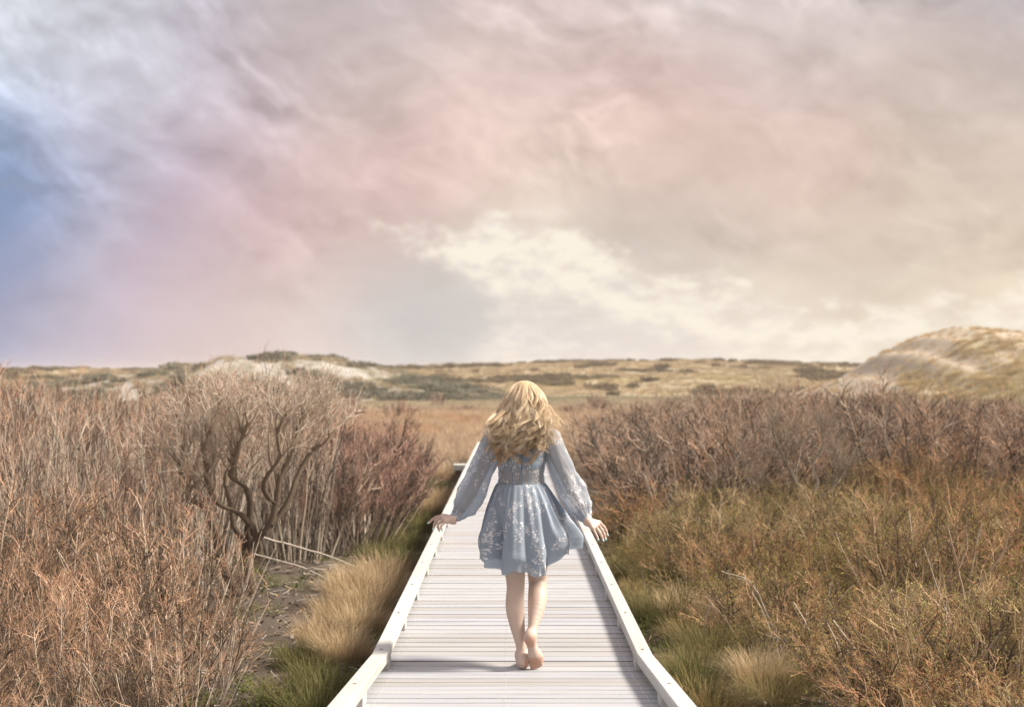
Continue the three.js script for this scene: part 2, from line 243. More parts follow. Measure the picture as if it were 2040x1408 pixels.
  for (const s of [-1, 1]) {
    const top = BH + RT;
    for (let k = 0; k < 8; k++) rail(s, KINK - 1.52 - k * 3.045 + 0.02, top, 3.04, 0, k + (s > 0 ? 1 : 0));
    for (let k = 0; k < 2; k++) { const q = 1.83 + k * 3.665; rail(s, KINK + Math.cos(th) * (q - 0.02) - Math.sin(th) * -top * -0.05, top + Math.sin(th) * q, 3.66, -th, k + (s > 0 ? 0 : 1)); }
    const blockGeo = new THREE.BoxGeometry(0.07, BH - 0.001, 0.19);
    for (let k = 0; k < 20; k++) { const b = mesh('rail_block', blockGeo, railMats[k % 2], walk); b.position.set(s * (RX - 0.012), BH / 2 + 0.001, KINK - 0.12 - k * 1.235); }
    for (let k = 0; k < 5; k++) { const q = 1.25 + k * 1.235, b = mesh('rail_block', blockGeo, railMats[k % 2], walk); b.position.set(s * (RX - 0.012), BH / 2 + 0.001 + Math.sin(th) * q, KINK + Math.cos(th) * q); b.rotation.x = -th; }
  }
  // short crossing timber sticking out on the left, far down the walk
  { { const boltMat = std({ color: rgb(0.3, 0.29, 0.28), metalness: 0.7, roughness: 0.5 }), bolt = new THREE.CylinderGeometry(0.009, 0.010, 0.005, 10), at = []; for (const s of [-1, 1]) { for (let k = 0; k < 10; k++) at.push([s * RX, BH + RT + 0.002, KINK - 0.12 - k * 1.235]); for (let k = 0; k < 3; k++) { const q = 1.25 + k * 1.235; at.push([s * RX, BH + RT + 0.002 + Math.sin(th) * q, KINK + Math.cos(th) * q]); } } for (const p of at) { const m = mesh('bolt_head', bolt, boltMat, walk); m.position.set(...p); } }
    const cg = board(0.22, 0.26, 0.1, 0.008, 0.2); cg.clearGroups(); const o = mesh('crossing_timber', cg, railMats[0], walk); o.position.set(-0.9, 0.088, -24.6); const q = beam('post', 0.1, 0.1, 0.62, -0.93, -0.322, -24.6, 0, dark); q.name = 'post'; }
}

// ---------------------------------------------------------------- plants
class Twigs {                                            // collects tapered three-sided tubes
  constructor(sides = 3) { this.p = []; this.n = []; this.c = []; this.i = []; this.s = sides; }
  tube(pts, r0, r1, c0, c1, sides = this.s, pw = 1) {
    const base = this.p.length / 3, n = pts.length, d = pts[n - 1].clone().sub(pts[0]).normalize(), a = Math.abs(d.y) < 0.9 ? V(0, 1, 0) : V(1, 0, 0);
    const u = a.clone().cross(d).normalize(), v = d.clone().cross(u);
    for (let k = 0; k < n; k++) { const t = k / (n - 1), r = lerp(r0, r1, Math.pow(t, pw)), q = pts[k];
      for (let s = 0; s < sides; s++) { const an = s / sides * 6.28319, ca = Math.cos(an), sa = Math.sin(an), nx = u.x * ca + v.x * sa, ny = u.y * ca + v.y * sa, nz = u.z * ca + v.z * sa;
        this.p.push(q.x + nx * r, q.y + ny * r, q.z + nz * r); this.n.push(nx, ny, nz); for (let m = 0; m < 3; m++) this.c.push(lerp(c0[m], c1[m], t)); } }
    for (let k = 0; k < n - 1; k++) for (let s = 0; s < sides; s++) { const a0 = base + k * sides + s, b0 = base + k * sides + (s + 1) % sides, c = a0 + sides, e = b0 + sides; this.i.push(a0, b0, c, b0, e, c); }
    if (sides > 3) { const e = base + (n - 1) * sides; for (let s = 1; s < sides - 1; s++) this.i.push(e, e + s, e + s + 1); }
  }
  blade(pts, w, c0, c1, side) {                           // flat ribbon narrowing to a point
    const base = this.p.length / 3, n = pts.length;
    for (let k = 0; k < n; k++) { const t = k / (n - 1), h = w * (1 - t * t) * 0.5 + 0.0002, q = pts[k], d = pts[Math.min(n - 1, k + 1)].clone().sub(pts[Math.max(0, k - 1)]).normalize(), nn = side.clone().cross(d).normalize();
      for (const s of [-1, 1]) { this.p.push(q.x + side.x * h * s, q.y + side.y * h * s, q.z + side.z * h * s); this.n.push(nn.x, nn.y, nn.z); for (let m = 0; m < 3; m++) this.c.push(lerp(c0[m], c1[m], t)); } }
    for (let k = 0; k < n - 1; k++) { const a = base + 2 * k; this.i.push(a, a + 1, a + 2, a + 1, a + 3, a + 2); }
  }
  leaf(q, d, side, len, wid, c) {                         // folded diamond
    const base = this.p.length / 3, nn = side.clone().cross(d).normalize(), m = q.clone().addScaledVector(d, len * 0.5);
    const pts = [q, m.clone().addScaledVector(side, wid / 2).addScaledVector(nn, wid * 0.15), q.clone().addScaledVector(d, len), m.clone().addScaledVector(side, -wid / 2).addScaledVector(nn, wid * 0.15)];
    for (const p of pts) { this.p.push(p.x, p.y, p.z); this.n.push(nn.x, nn.y, nn.z); this.c.push(...c); }
    this.i.push(base, base + 1, base + 2, base, base + 2, base + 3);
  }
  build() { return geom(this.p, this.i, this.c, this.n); }
}
const barkMat = std({ vertexColors: true, color: rgb(0.6, 0.58, 0.56), roughness: 0.85 }), leafMat = new THREE.MeshPhysicalMaterial({ vertexColors: true, color: rgb(0.62, 0.6, 0.58), roughness: 0.9, transmission: 0.35, thickness: 0, side: THREE.DoubleSide }), bladeMat = new THREE.MeshPhysicalMaterial({ vertexColors: true, color: rgb(0.68, 0.66, 0.64), roughness: 0.95, transmission: 0.3, thickness: 0, side: THREE.DoubleSide });
for (const m of [leafMat, bladeMat]) m.specularIntensity = 0.3;
const vary = (c, r, a) => { const k = 1 + (r() - 0.5) * a; return c.map((q) => q * k); };
function walkLine(r, p, d, len, n, wiggle, up) {           // a wandering line of n steps
  const pts = [p.clone()], q = p.clone(), e = d.clone(), st = len / n;
  for (let k = 0; k < n; k++) { e.x += (r() - 0.5) * wiggle; e.y += (r() - 0.5) * wiggle * 0.6 + up; e.z += (r() - 0.5) * wiggle; e.normalize(); q.addScaledVector(e, st); pts.push(q.clone()); }
  return pts;
}
const onLine = (pts, t) => { const f = Math.min(pts.length - 1.001, t * (pts.length - 1)), i = Math.floor(f); return [pts[i].clone().lerp(pts[i + 1], f - i), pts[i + 1].clone().sub(pts[i]).normalize()]; };
const outward = (r, d, spread) => { const a = V(r() - 0.5, r() - 0.5, r() - 0.5).normalize(); a.addScaledVector(d, -a.dot(d)).normalize(); return d.clone().multiplyScalar(Math.cos(spread)).addScaledVector(a, Math.sin(spread)); };
// a many-stemmed bare shrub; returns {stems, twigs, leaves} geometries, standing about `h` tall
function shrubShape(seed, o) {
  const r = rng(seed), S = new Twigs(4), T = new Twigs(3), L = new Twigs();
  for (let k = 0; k < o.stems; k++) {
    const a = r() * 6.283, rr = o.base * Math.sqrt(r()), lean = o.lean * (0.25 + 0.9 * rr / o.base) * (0.5 + r()), b = a + (r() - 0.5) * 1.2;
    const len = o.h * (0.62 + 0.42 * r()) * (1 - 0.22 * (rr / o.base) ** 2), dead = r() < (o.dead ?? 0.1), stemShade = dead ? 1 : r() < 0.46 ? 1.38 : 0.3, shadeStem = (c) => c.map((q) => Math.min(0.9, q * stemShade));
    const c0 = vary(dead ? [0.86, 0.79, 0.71] : shadeStem(o.bark), r, 0.5), c1 = vary(dead ? [0.84, 0.75, 0.66] : shadeStem(o.mid), r, 0.5);
    const line = walkLine(r, V(Math.cos(a) * rr, -0.06, Math.sin(a) * rr), V(Math.cos(b) * lean, 1, Math.sin(b) * lean).normalize(), len, 7, o.wiggle, o.up ?? 0.02);
    const rad = o.rad * (0.5 + 0.95 * r()); S.tube(line, rad, rad * 0.32, c0, c1);
    if (dead && r() < 0.5) continue;
    const nb = Math.round(o.side * (0.6 + 0.8 * r()));
    for (let j = 0; j < nb; j++) {
      const t = lerp(o.low, 0.99, Math.pow(r(), 0.75)), [q, d] = onLine(line, t), bl = o.bl * (0.4 + 0.9 * r()) * (1.15 - 0.55 * t), tip = vary(mixc(shadeStem(o.mid), shadeStem(o.tip), (o.flush ?? 0) ? smooth(o.flush, 0.95, t) : 1), r, 0.7);
      const br = walkLine(r, q, outward(r, d, o.spread * (0.6 + 0.7 * r())), bl, 4, o.wiggle * 1.5, o.rise), cc = vary(shadeStem(o.mid), r, 0.6);
      T.tube(br, rad * 0.46, rad * 0.22, cc, dead ? cc : tip);
      const nt = Math.round(o.fine * (0.5 + r()));
      for (let m = 0; m < nt; m++) {
        const [w, e] = onLine(br, 0.2 + 0.8 * r()), tw = walkLine(r, w, outward(r, e, 0.35 + 0.7 * r()), o.tl * (0.4 + r()), 2, o.wiggle * 1.4, o.rise), tc = vary(tip, r, 0.5);
        T.tube(tw, rad * 0.25, rad * 0.13, tc, tc);
        if (o.leaf) for (let z = 0; z < o.leaf; z++) if (r() < 0.75) { const [lp, le] = onLine(tw, 0.15 + 0.85 * r()), ld = outward(r, le, 0.8); L.leaf(lp, ld, outward(r, ld, 1.5708), o.ll * (0.5 + r()), o.ll * 0.5 * (0.6 + 0.6 * r()), vary(o.leafc[Math.floor(r() * o.leafc.length)], r, 0.6)); }
      }
    }
  }
  return { stems: S.build(), twigs: T.build(), leaves: L.p.length ? L.build() : null };
}
const reddish = { bark: [0.78, 0.71, 0.64], mid: [0.76, 0.64, 0.56], tip: [0.76, 0.43, 0.31] };
const KIND = {
  tall: [11, 12, 13, 14, 15, 16].map((s, i) => shrubShape(s, { ...[reddish, reddish, { bark: [0.72, 0.66, 0.59], mid: [0.70, 0.63, 0.56], tip: [0.66, 0.55, 0.46] }, { bark: [0.66, 0.57, 0.48], mid: [0.68, 0.52, 0.42], tip: [0.72, 0.39, 0.27] }, reddish, { bark: [0.68, 0.62, 0.54], mid: [0.66, 0.57, 0.48], tip: [0.62, 0.46, 0.37] }][i], flush: 0.5, h: 2.0, stems: 34 + 4 * (i % 3), base: 0.42, lean: 0.22, wiggle: 0.17, rad: 0.0108, side: 8, low: 0.22, bl: 0.42, spread: 0.55, rise: 0.09, fine: 3, tl: 0.16, dead: 0.3, leaf: 1, ll: 0.013, leafc: [[0.66, 0.36, 0.24], [0.60, 0.33, 0.24]] })),
  near: [21, 22, 23, 24].map((s) => shrubShape(s, { bark: [0.74, 0.66, 0.57], mid: [0.66, 0.54, 0.44], tip: [0.58, 0.38, 0.27], h: 1.0, stems: 50, base: 0.38, lean: 0.42, wiggle: 0.18, rad: 0.0076, side: 7, low: 0.2, bl: 0.26, spread: 0.7, rise: 0.07, fine: 5, tl: 0.1, dead: 0.22, leaf: 1.2, ll: 0.012, leafc: [[0.46, 0.46, 0.16], [0.52, 0.45, 0.22], [0.54, 0.36, 0.24]] })),
  dense: [31, 32, 33, 34, 35].map((s, i) => shrubShape(s, { ...[{ bark: [0.52, 0.47, 0.41], mid: [0.50, 0.43, 0.36], tip: [0.52, 0.39, 0.31] }, { bark: [0.46, 0.42, 0.37], mid: [0.42, 0.37, 0.31], tip: [0.46, 0.37, 0.29] }, { bark: [0.50, 0.42, 0.34], mid: [0.50, 0.38, 0.28], tip: [0.58, 0.36, 0.23] }, { bark: [0.56, 0.52, 0.46], mid: [0.52, 0.46, 0.39], tip: [0.48, 0.38, 0.31] }, { bark: [0.42, 0.37, 0.31], mid: [0.42, 0.34, 0.27], tip: [0.50, 0.34, 0.25] }][i], h: 1.85, stems: 30, base: 0.5, lean: 0.5, wiggle: 0.36, rad: 0.0135, side: 9, low: 0.2, bl: 0.46, spread: 0.85, rise: 0.06, fine: 3.4, tl: 0.15, dead: 0.12, leaf: 0.6, ll: 0.012, leafc: [[0.46, 0.25, 0.16]] })),
  dome: [41, 42, 43].map((s) => shrubShape(s, { bark: [0.58, 0.51, 0.45], mid: [0.50, 0.39, 0.33], tip: [0.48, 0.315, 0.26], h: 1.6, stems: 40, base: 0.4, lean: 0.5, wiggle: 0.2, rad: 0.0105, side: 9, low: 0.35, bl: 0.32, spread: 0.5, rise: 0.1, fine: 5, tl: 0.13, dead: 0.15, leaf: 0.8, ll: 0.012, leafc: [[0.48, 0.26, 0.19]] })),
  low: [51, 52, 53, 54, 55, 56].map((s, i) => shrubShape(s, { ...[{ bark: [0.50, 0.40, 0.30], mid: [0.50, 0.37, 0.25], tip: [0.62, 0.38, 0.22] }, { bark: [0.56, 0.48, 0.38], mid: [0.52, 0.42, 0.30], tip: [0.52, 0.40, 0.24] }, { bark: [0.44, 0.33, 0.24], mid: [0.44, 0.29, 0.19], tip: [0.60, 0.32, 0.19] }][i % 3], h: 0.72, stems: 46, base: 0.36, lean: 0.55, wiggle: 0.34, rad: 0.0066, side: 8, low: 0.15, bl: 0.22, spread: 0.8, rise: 0.07, fine: 5, tl: 0.09, dead: 0.16, leaf: 2.6, ll: 0.016, leafc: [[0.62, 0.58, 0.22], [0.64, 0.53, 0.24], [0.60, 0.42, 0.21], [0.50, 0.54, 0.18], [0.42, 0.48, 0.15]] })),
  green: [61, 62, 63].map((s) => shrubShape(s, { bark: [0.36, 0.27, 0.18], mid: [0.36, 0.25, 0.14], tip: [0.36, 0.27, 0.11], h: 0.62, stems: 34, base: 0.34, lean: 0.6, wiggle: 0.34, rad: 0.004, side: 11, low: 0.12, bl: 0.2, spread: 0.9, rise: 0.06, fine: 4, tl: 0.08, dead: 0.14, leaf: 3, ll: 0.015, leafc: [[0.32, 0.36, 0.085], [0.40, 0.40, 0.10], [0.46, 0.34, 0.12]] })),
};
const protos = {};
function shrub(kind, v, x, z, sc, turn, name, label, group, sy = sc) {
  const shapes = KIND[kind], k = v % shapes.length, key = kind + k + name;
  let g;
  if (!protos[key]) { g = protos[key] = thing(name, 0, 0, 0); mesh('stems', shapes[k].stems, barkMat, g); mesh('twigs', shapes[k].twigs, barkMat, g); if (shapes[k].leaves) mesh('leaves', shapes[k].leaves, leafMat, g); }
  else { g = protos[key].clone(); g.name = numbered(name); scene.add(g); }
  g.position.set(x, groundY(x, z) + 0.005, z); g.rotation.y = turn; g.scale.set(sc, sy, sc);
  g.userData = {}; return tag(g, label, 'shrub', group);
}
// scatter on a jittered grid inside the cone that the camera could see
function scatter(seed, d0, d1, step, fn) {
  const r = rng(seed);
  for (let d = d0; d < d1; d += step(d)) { const s = step(d), hw = d * 0.40 + 1.2; for (let x = -hw; x < hw; x += s) fn(x + (r() - 0.5) * s * 0.8, -(d + (r() - 0.5) * s * 0.8), r); }
}
const zone = (px, d, d0, d1, sides, rows) => `${sides[Math.min(sides.length - 1, Math.floor(clamp((px - sides.from) / (sides.to - sides.from), 0, 0.999) * sides.length))]}, ${rows[Math.min(rows.length - 1, Math.floor(clamp((d - d0) / (d1 - d0), 0, 0.999) * rows.length))]}`;
const bands = (from, to, ...names) => Object.assign(names, { from, to }), leftBands = bands(0, 640, 'at the left picture edge', 'a little in from the left edge', 'midway to the gnarled tree', 'just left of the gnarled tree', 'beside the gnarled tree'), rightBands = bands(1130, 2040, 'nearest the boardwalk', 'left of the forked tree', 'around the forked tree', 'right of the forked tree', 'towards the right edge', 'at the right picture edge');
const L = {
  tallL: ['upright reddish twigged shrub', 'tall bare shrubs in the left thicket'],
  nearL: ['short tangled foreground shrub', 'short shrubs in the left foreground'],
  domeL: ['rounded maroon twigged bush between the gnarled tree and the boardwalk', 'rounded bushes behind the gnarled tree'],
  denseR: ['tall tangled grey brown shrub', 'tall tangled shrubs in the right thicket'],
  lowR: ['low orange brown shrub', 'low orange shrubs on the right'],
  greenR: ['low shrub with small yellow green leaves beside the right curb rail', 'small leafy shrubs along the right rail'],
  farS: ['distant blurred brown bush standing in the dry meadow', 'bushes out in the dry meadow'],
};
scatter(101, 6.7, 30, (d) => 0.57 + 0.012 * d, (x, z, r) => {               // left of the walk
  const d = -z; if (x > -1.3) return;
  const px = 1020 + x / d * F, inTree = Math.hypot(x + 2.35, d - 13.3) < 0.95;
  const clearing = d < 15.5 && px > (d < 11.4 ? 362 : 390) && x > -3.0, turn = r() * 6.28, v = Math.floor(r() * 8), j = 0.85 + 0.3 * r();
  if (inTree || clearing) return;
  if (d < 11.4) { if (d < 8.3 && x > -1.9) return; const h = lerp(0.45, 0.78, smooth(6.7, 8.6, d)) * (1 + 0.6 * smooth(9, 11.4, d)) * j; shrub('near', v, x, z, h * 1.05, turn, 'twiggy_shrub', `${L.nearL[0]} ${zone(px, d, 6.7, 11.4, leftBands, ['lowest in view', 'farther back'])}`, L.nearL[1], h); }
  else if (d < 21 && px < 640 - (d - 12) * 3) { const h = lerp(0.74, 0.97, smooth(11.4, 14.5, d)) * (0.9 + 0.17 * r() + 0.2 * fbm(x * 0.5 + 3, z * 0.4, 2)) + 0.05 * smooth(200, 60, px) - 0.09 * smooth(110, 190, px) * smooth(400, 300, px); shrub('tall', v, x, z, h * 0.95, turn, 'upright_shrub', `${L.tallL[0]} ${zone(px, d, 11.4, 30, leftBands, ['front row', 'second row', 'middle row', 'back row', 'rearmost'])}`, L.tallL[1], h); }
  else if (d >= 21 && px < 560 && r() < 0.75) shrub('tall', v, x, z, 0.98 * j, turn, 'upright_shrub', `${L.tallL[0]} ${zone(px, d, 11.4, 30, leftBands, ['front row', 'second row', 'middle row', 'back row', 'rearmost'])}`, L.tallL[1], (0.97 - 0.12 * smooth(110, 190, px) * smooth(400, 300, px)) * (0.9 + 0.14 * r()));
  else if (d > 16 && d < 24 && px < 800 && x < -1.6) shrub('dome', v, x, z, j, turn, 'rounded_bush', `rounded maroon twigged bush ${px < 600 ? 'behind the gnarled tree' : px < 700 ? 'midway between gnarled tree and boardwalk' : 'nearest the boardwalk on the left'}, ${d < 19 ? 'front row' : d < 21.5 ? 'second row' : 'back row'}`, L.domeL[1], 0.92 * j);
});
scatter(202, 6.9, 34, (d) => 0.54 + 0.016 * d, (x, z, r) => {                // right of the walk
  const d = -z; if (x < 1.25) return;
  const turn = r() * 6.28, v = Math.floor(r() * 8), j = 0.85 + 0.32 * r(), px = 1020 + x / d * F;
  if (d < 8.5) { if (x > 2.1) shrub('low', v, x, z, 0.9 * j, turn, 'orange_shrub', `${L.lowR[0]} ${zone(px, d, 6.9, 18.5, rightBands, ['lowest in view', 'second row', 'third row', 'farthest row'])}`, L.lowR[1], 0.62 * j); return; }
  const front = 18.5 + 3.2 * fbm(x * 0.4 + 6, 1.7, 2) - 2.0 * smooth(1500, 1150, px);
  if (d < front) {
    if (x < 1.55 + (d < 12.5 ? 0.35 : 0)) { if (d > 12 && r() < 0.85) shrub('green', v, x, z, 0.9 * j, turn, 'leafy_shrub', L.greenR[0], L.greenR[1], 0.7 * j); return; }
    if (d < 10.6 && px < 1560) { if (r() < 0.7) shrub('green', v, x, z, 0.85 * j, turn, 'leafy_shrub', L.greenR[0], L.greenR[1], 0.62 * j); return; }
    shrub(r() < 0.2 ? 'green' : 'low', v, x, z, 1.08 * j, turn, 'orange_shrub', `${L.lowR[0]} ${zone(px, d, 6.9, 18.5, rightBands, ['lowest in view', 'second row', 'third row', 'farthest row'])}`, L.lowR[1], lerp(1.0, 0.86, smooth(11, 17, d)) * j * (1 + 0.62 * fbm(x * 0.5 + 12, z * 0.42, 2)) * (1 + 0.35 * smooth(front - 4, front, d)) * (px > 1800 ? 1.12 : 1));
  } else if (x > 2.0) {
    const top = profile([[1130, 0.68], [1280, 0.86], [1400, 1.0], [1500, 1.05], [1560, 0.95], [1620, 1.04], [1750, 1.04], [1815, 0.87], [1930, 0.9], [2040, 0.84]], px);
    shrub('dense', v, x, z, 1.05 * j, turn, 'tangled_shrub', `${L.denseR[0]} ${zone(px, d, 18.5, 34, rightBands, ['front of the thicket', 'second row', 'middle of the thicket', 'back of the thicket', 'rearmost'])}`, L.denseR[1], top * (0.86 + 0.2 * r() + 0.2 * fbm(x * 0.5 + 2, z * 0.4, 2)));
  }
});
scatter(303, 36, 84, (d) => 3.4, (x, z, r) => { if (Math.abs(x) < 2.2 || r() < 0.62) return; shrub('dome', Math.floor(r() * 8), x, z, 0.55 + 0.45 * r(), r() * 6.28, 'meadow_bush', L.farS[0], L.farS[1], 0.35 + 0.35 * r()); });

// ---------------------------------------------------------------- the gnarled tree on the left
function gnarled(seed, limbs, o) {
  const r = rng(seed), A = new Twigs(7), B = new Twigs(4), C = new Twigs(3), D = new Twigs();
  const curve = (pts, n) => new THREE.CatmullRomCurve3(pts.map((p) => V(...p))).getPoints(n).map((p) => p.add(V((r() - 0.5) * 0.014, (r() - 0.5) * 0.014, (r() - 0.5) * 0.014)));
  for (const [r0, r1, pts, spawn] of limbs) {
    const line = curve(pts, pts.length * 5); A.tube(line, r0, r1, vary(o.bark, r, 0.2), vary(o.limb, r, 0.3), 7, 0.8);
    for (let k = 0; k < spawn; k++) {
      const t = lerp(0.42, 1, Math.pow(r(), 0.7)), [q, d] = onLine(line, t), up = V((r() - 0.5) * 1.5, 0.75 + 0.5 * r(), (r() - 0.5) * 1.5).normalize().lerp(d, 0.25).normalize();
      const bl = o.bl * (0.55 + 0.7 * r()), room = Math.max(0.12, (o.top - q.y) * (0.9 + 0.25 * r())), b1 = walkLine(r, q, up, Math.min(bl, room), 6, 0.62, 0.03), rb = lerp(r1 * 0.8, r1 * 0.45, r());
      B.tube(b1, rb, rb * 0.4, vary(o.limb, r, 0.35), vary(o.twig, r, 0.4));
      for (let j = 0; j < o.second; j++) {
        const [q2, d2] = onLine(b1, 0.25 + 0.75 * r()), b2 = walkLine(r, q2, outward(r, d2, 0.4 + 0.6 * r()), o.sl * (0.5 + 0.8 * r()), 4, 0.5, 0.08); C.tube(b2, rb * 0.36, rb * 0.2, vary(o.twig, r, 0.4), vary(o.twig, r, 0.5));
        for (let m = 0; m < o.third; m++) { const [q3, d3] = onLine(b2, 0.2 + 0.8 * r()), b3 = walkLine(r, q3, outward(r, d3, 0.4 + 0.6 * r()), o.tl * (0.5 + r()), 2, 0.4, 0.1), tc = vary(r() < o.red ? o.tip : o.twig, r, 0.5); C.tube(b3, rb * 0.2, rb * 0.11, tc, tc);
          if (r() < 0.7) { const [lp, le] = onLine(b3, 0.9), ld = outward(r, le, 0.4); D.leaf(lp, ld, outward(r, ld, 1.5708), 0.014, 0.006, vary(o.tip, r, 0.5)); } }
      }
    }
  }
  return [A.build(), B.build(), C.build(), D.build()];
}
{
  const tx = -2.42, tz = -13.2, gy = groundY(tx, tz);
  const [a, b, c, d] = gnarled(77, [
    [0.068, 0.046, [[0.02, -0.08, 0], [0.0, 0.1, 0], [-0.03, 0.26, 0.01], [-0.03, 0.42, 0.0]], 0],
    [0.046, 0.017, [[-0.03, 0.38, 0], [0.07, 0.53, 0.03], [0.19, 0.66, 0.06], [0.24, 0.86, 0.05], [0.27, 1.09, 0.0], [0.34, 1.27, -0.05], [0.42, 1.52, -0.05], [0.5, 1.72, 0]], 15],
    [0.042, 0.017, [[-0.03, 0.38, 0.01], [-0.04, 0.6, -0.08], [-0.03, 0.86, -0.1], [-0.09, 1.0, -0.1], [-0.2, 1.1, -0.05], [-0.16, 1.22, 0], [-0.1, 1.42, 0.03], [-0.02, 1.6, 0.05]], 15],
    [0.038, 0.016, [[0.06, 0.52, 0.02], [-0.01, 0.68, 0.08], [-0.12, 0.79, 0.12], [-0.25, 0.84, 0.12], [-0.36, 0.96, 0.08], [-0.42, 1.2, 0.05], [-0.42, 1.4, 0.02], [-0.37, 1.56, 0], [-0.3, 1.75, 0]], 16],
    [0.038, 0.016, [[-0.03, 0.36, 0], [-0.11, 0.5, -0.1], [-0.2, 0.62, -0.2], [-0.24, 0.8, -0.26], [-0.3, 1.05, -0.3], [-0.2, 1.3, -0.32], [-0.22, 1.55, -0.3]], 13],
    [0.034, 0.015, [[0.24, 0.84, 0.05], [0.14, 0.98, 0.12], [0.18, 1.12, 0.16], [0.3, 1.28, 0.2], [0.28, 1.5, 0.2], [0.36, 1.68, 0.22]], 13],
    [0.031, 0.015, [[0.19, 0.66, 0.06], [0.33, 0.85, -0.1], [0.4, 1.08, -0.16], [0.52, 1.3, -0.2], [0.7, 1.46, -0.2], [0.66, 1.66, -0.18]], 12],
    [0.058, 0.015, [[-0.06, -0.06, 0.04], [-0.19, 0.16, 0.06], [-0.28, 0.38, 0.08], [-0.32, 0.6, 0.08], [-0.44, 0.82, 0.06], [-0.57, 0.9, 0.02], [-0.66, 1.1, 0], [-0.62, 1.4, 0]], 13],
    [0.046, 0.014, [[-0.14, 0.06, 0.05], [-0.32, 0.34, -0.06], [-0.5, 0.45, -0.12], [-0.62, 0.7, -0.14], [-0.6, 1.0, -0.1], [-0.5, 1.3, -0.05]], 12],
  ], { bark: [0.10, 0.075, 0.055], limb: [0.33, 0.265, 0.195], twig: [0.90, 0.82, 0.71], tip: [0.70, 0.44, 0.33], bl: 0.7, top: 1.9, second: 7, third: 4, sl: 0.26, tl: 0.13, red: 0.3 });
  const t = thing('gnarled_tree', tx, gy, tz); mesh('trunk', a, std({ vertexColors: true, color: rgb(0.7, 0.68, 0.66), roughness: 0.9 }), t); const cr = mesh('branches', b, barkMat, t); mesh('twigs', c, barkMat, cr); mesh('buds', d, leafMat, cr);
  tag(t, 'gnarled bare tree with dark forked trunk and pale twigs on the left', 'tree');
  const gx = 3.72, gz = -17.4, [e, f, g, h] = gnarled(91, [
    [0.034, 0.011, [[0.06, -0.08, 0], [0.02, 0.2, 0], [-0.12, 0.46, 0.04], [-0.26, 0.72, 0.05], [-0.4, 1.0, 0.05], [-0.5, 1.25, 0]], 16],
    [0.032, 0.011, [[0.06, -0.08, 0.01], [0.1, 0.25, 0], [0.03, 0.46, -0.03], [0.2, 0.62, -0.03], [0.34, 0.82, 0], [0.46, 1.05, 0]], 15],
    [0.022, 0.01, [[-0.12, 0.46, 0.04], [0.0, 0.7, 0.08], [-0.06, 0.92, 0.1], [0.06, 1.15, 0.1], [0.05, 1.35, 0.1]], 14],
    [0.02, 0.01, [[-0.1, -0.06, 0.04], [-0.34, 0.24, 0.08], [-0.62, 0.42, 0.12], [-0.82, 0.66, 0.12], [-0.88, 0.92, 0.1]], 13],
  ], { bark: [0.55, 0.51, 0.45], limb: [0.50, 0.45, 0.37], twig: [0.52, 0.46, 0.38], tip: [0.40, 0.27, 0.2], bl: 0.6, top: 1.5, second: 7, third: 5, sl: 0.22, tl: 0.12, red: 0.2 });
  const u = thing('forked_tree', gx, groundY(gx, gz), gz); mesh('trunk', e, std({ vertexColors: true, color: rgb(0.7, 0.7, 0.7), roughness: 0.85 }), u); const cu = mesh('branches', f, barkMat, u); mesh('twigs', g, barkMat, cu); mesh('buds', h, leafMat, cu);
  tag(u, 'small pale barked forked tree rising from the orange shrubs on the right', 'tree');
}

// ---------------------------------------------------------------- grass tussocks
function tussockShape(seed, n, h, spread, c0, c1, lie, w) {
  const r = rng(seed), T = new Twigs();
  for (let k = 0; k < n; k++) {
    const a = r() * 6.283, rr = spread * 0.55 * Math.sqrt(r()), len = h * (0.45 + 0.75 * r()), b = a + (r() - 0.5) * 1.6, lean = lie * (0.15 + r()), e = V(Math.cos(b), 0, Math.sin(b));
    const p = V(Math.cos(a) * rr, -0.03, Math.sin(a) * rr), pts = [p.clone()], d = V(e.x * lean * 0.4, 1, e.z * lean * 0.4).normalize(); const q = p.clone();
    for (let s = 0; s < 4; s++) { d.addScaledVector(e, lean * 0.34 * (s * 0.55 + 0.4)); d.x += (r() - 0.5) * 0.3; d.z += (r() - 0.5) * 0.3; d.y -= lean * 0.07 * s; d.normalize(); q.addScaledVector(d, len / 4); pts.push(q.clone()); }
    const sd = V(-e.z, 0, e.x), g = r() < 0.25, k0 = vary(c0, r, 0.6), k1 = vary(g ? c0 : c1, r, 0.5); T.blade(pts, w * (0.7 + 0.6 * r()), k0, k1, sd);
  }
  return T.build();
}
const TUS = {
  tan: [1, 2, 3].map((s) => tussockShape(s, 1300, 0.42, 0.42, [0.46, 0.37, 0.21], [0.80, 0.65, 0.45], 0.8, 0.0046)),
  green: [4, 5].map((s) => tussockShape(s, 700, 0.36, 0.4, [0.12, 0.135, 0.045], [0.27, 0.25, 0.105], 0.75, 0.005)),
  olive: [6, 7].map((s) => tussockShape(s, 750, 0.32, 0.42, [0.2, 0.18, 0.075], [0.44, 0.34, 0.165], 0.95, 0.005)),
};
const tproto = {};
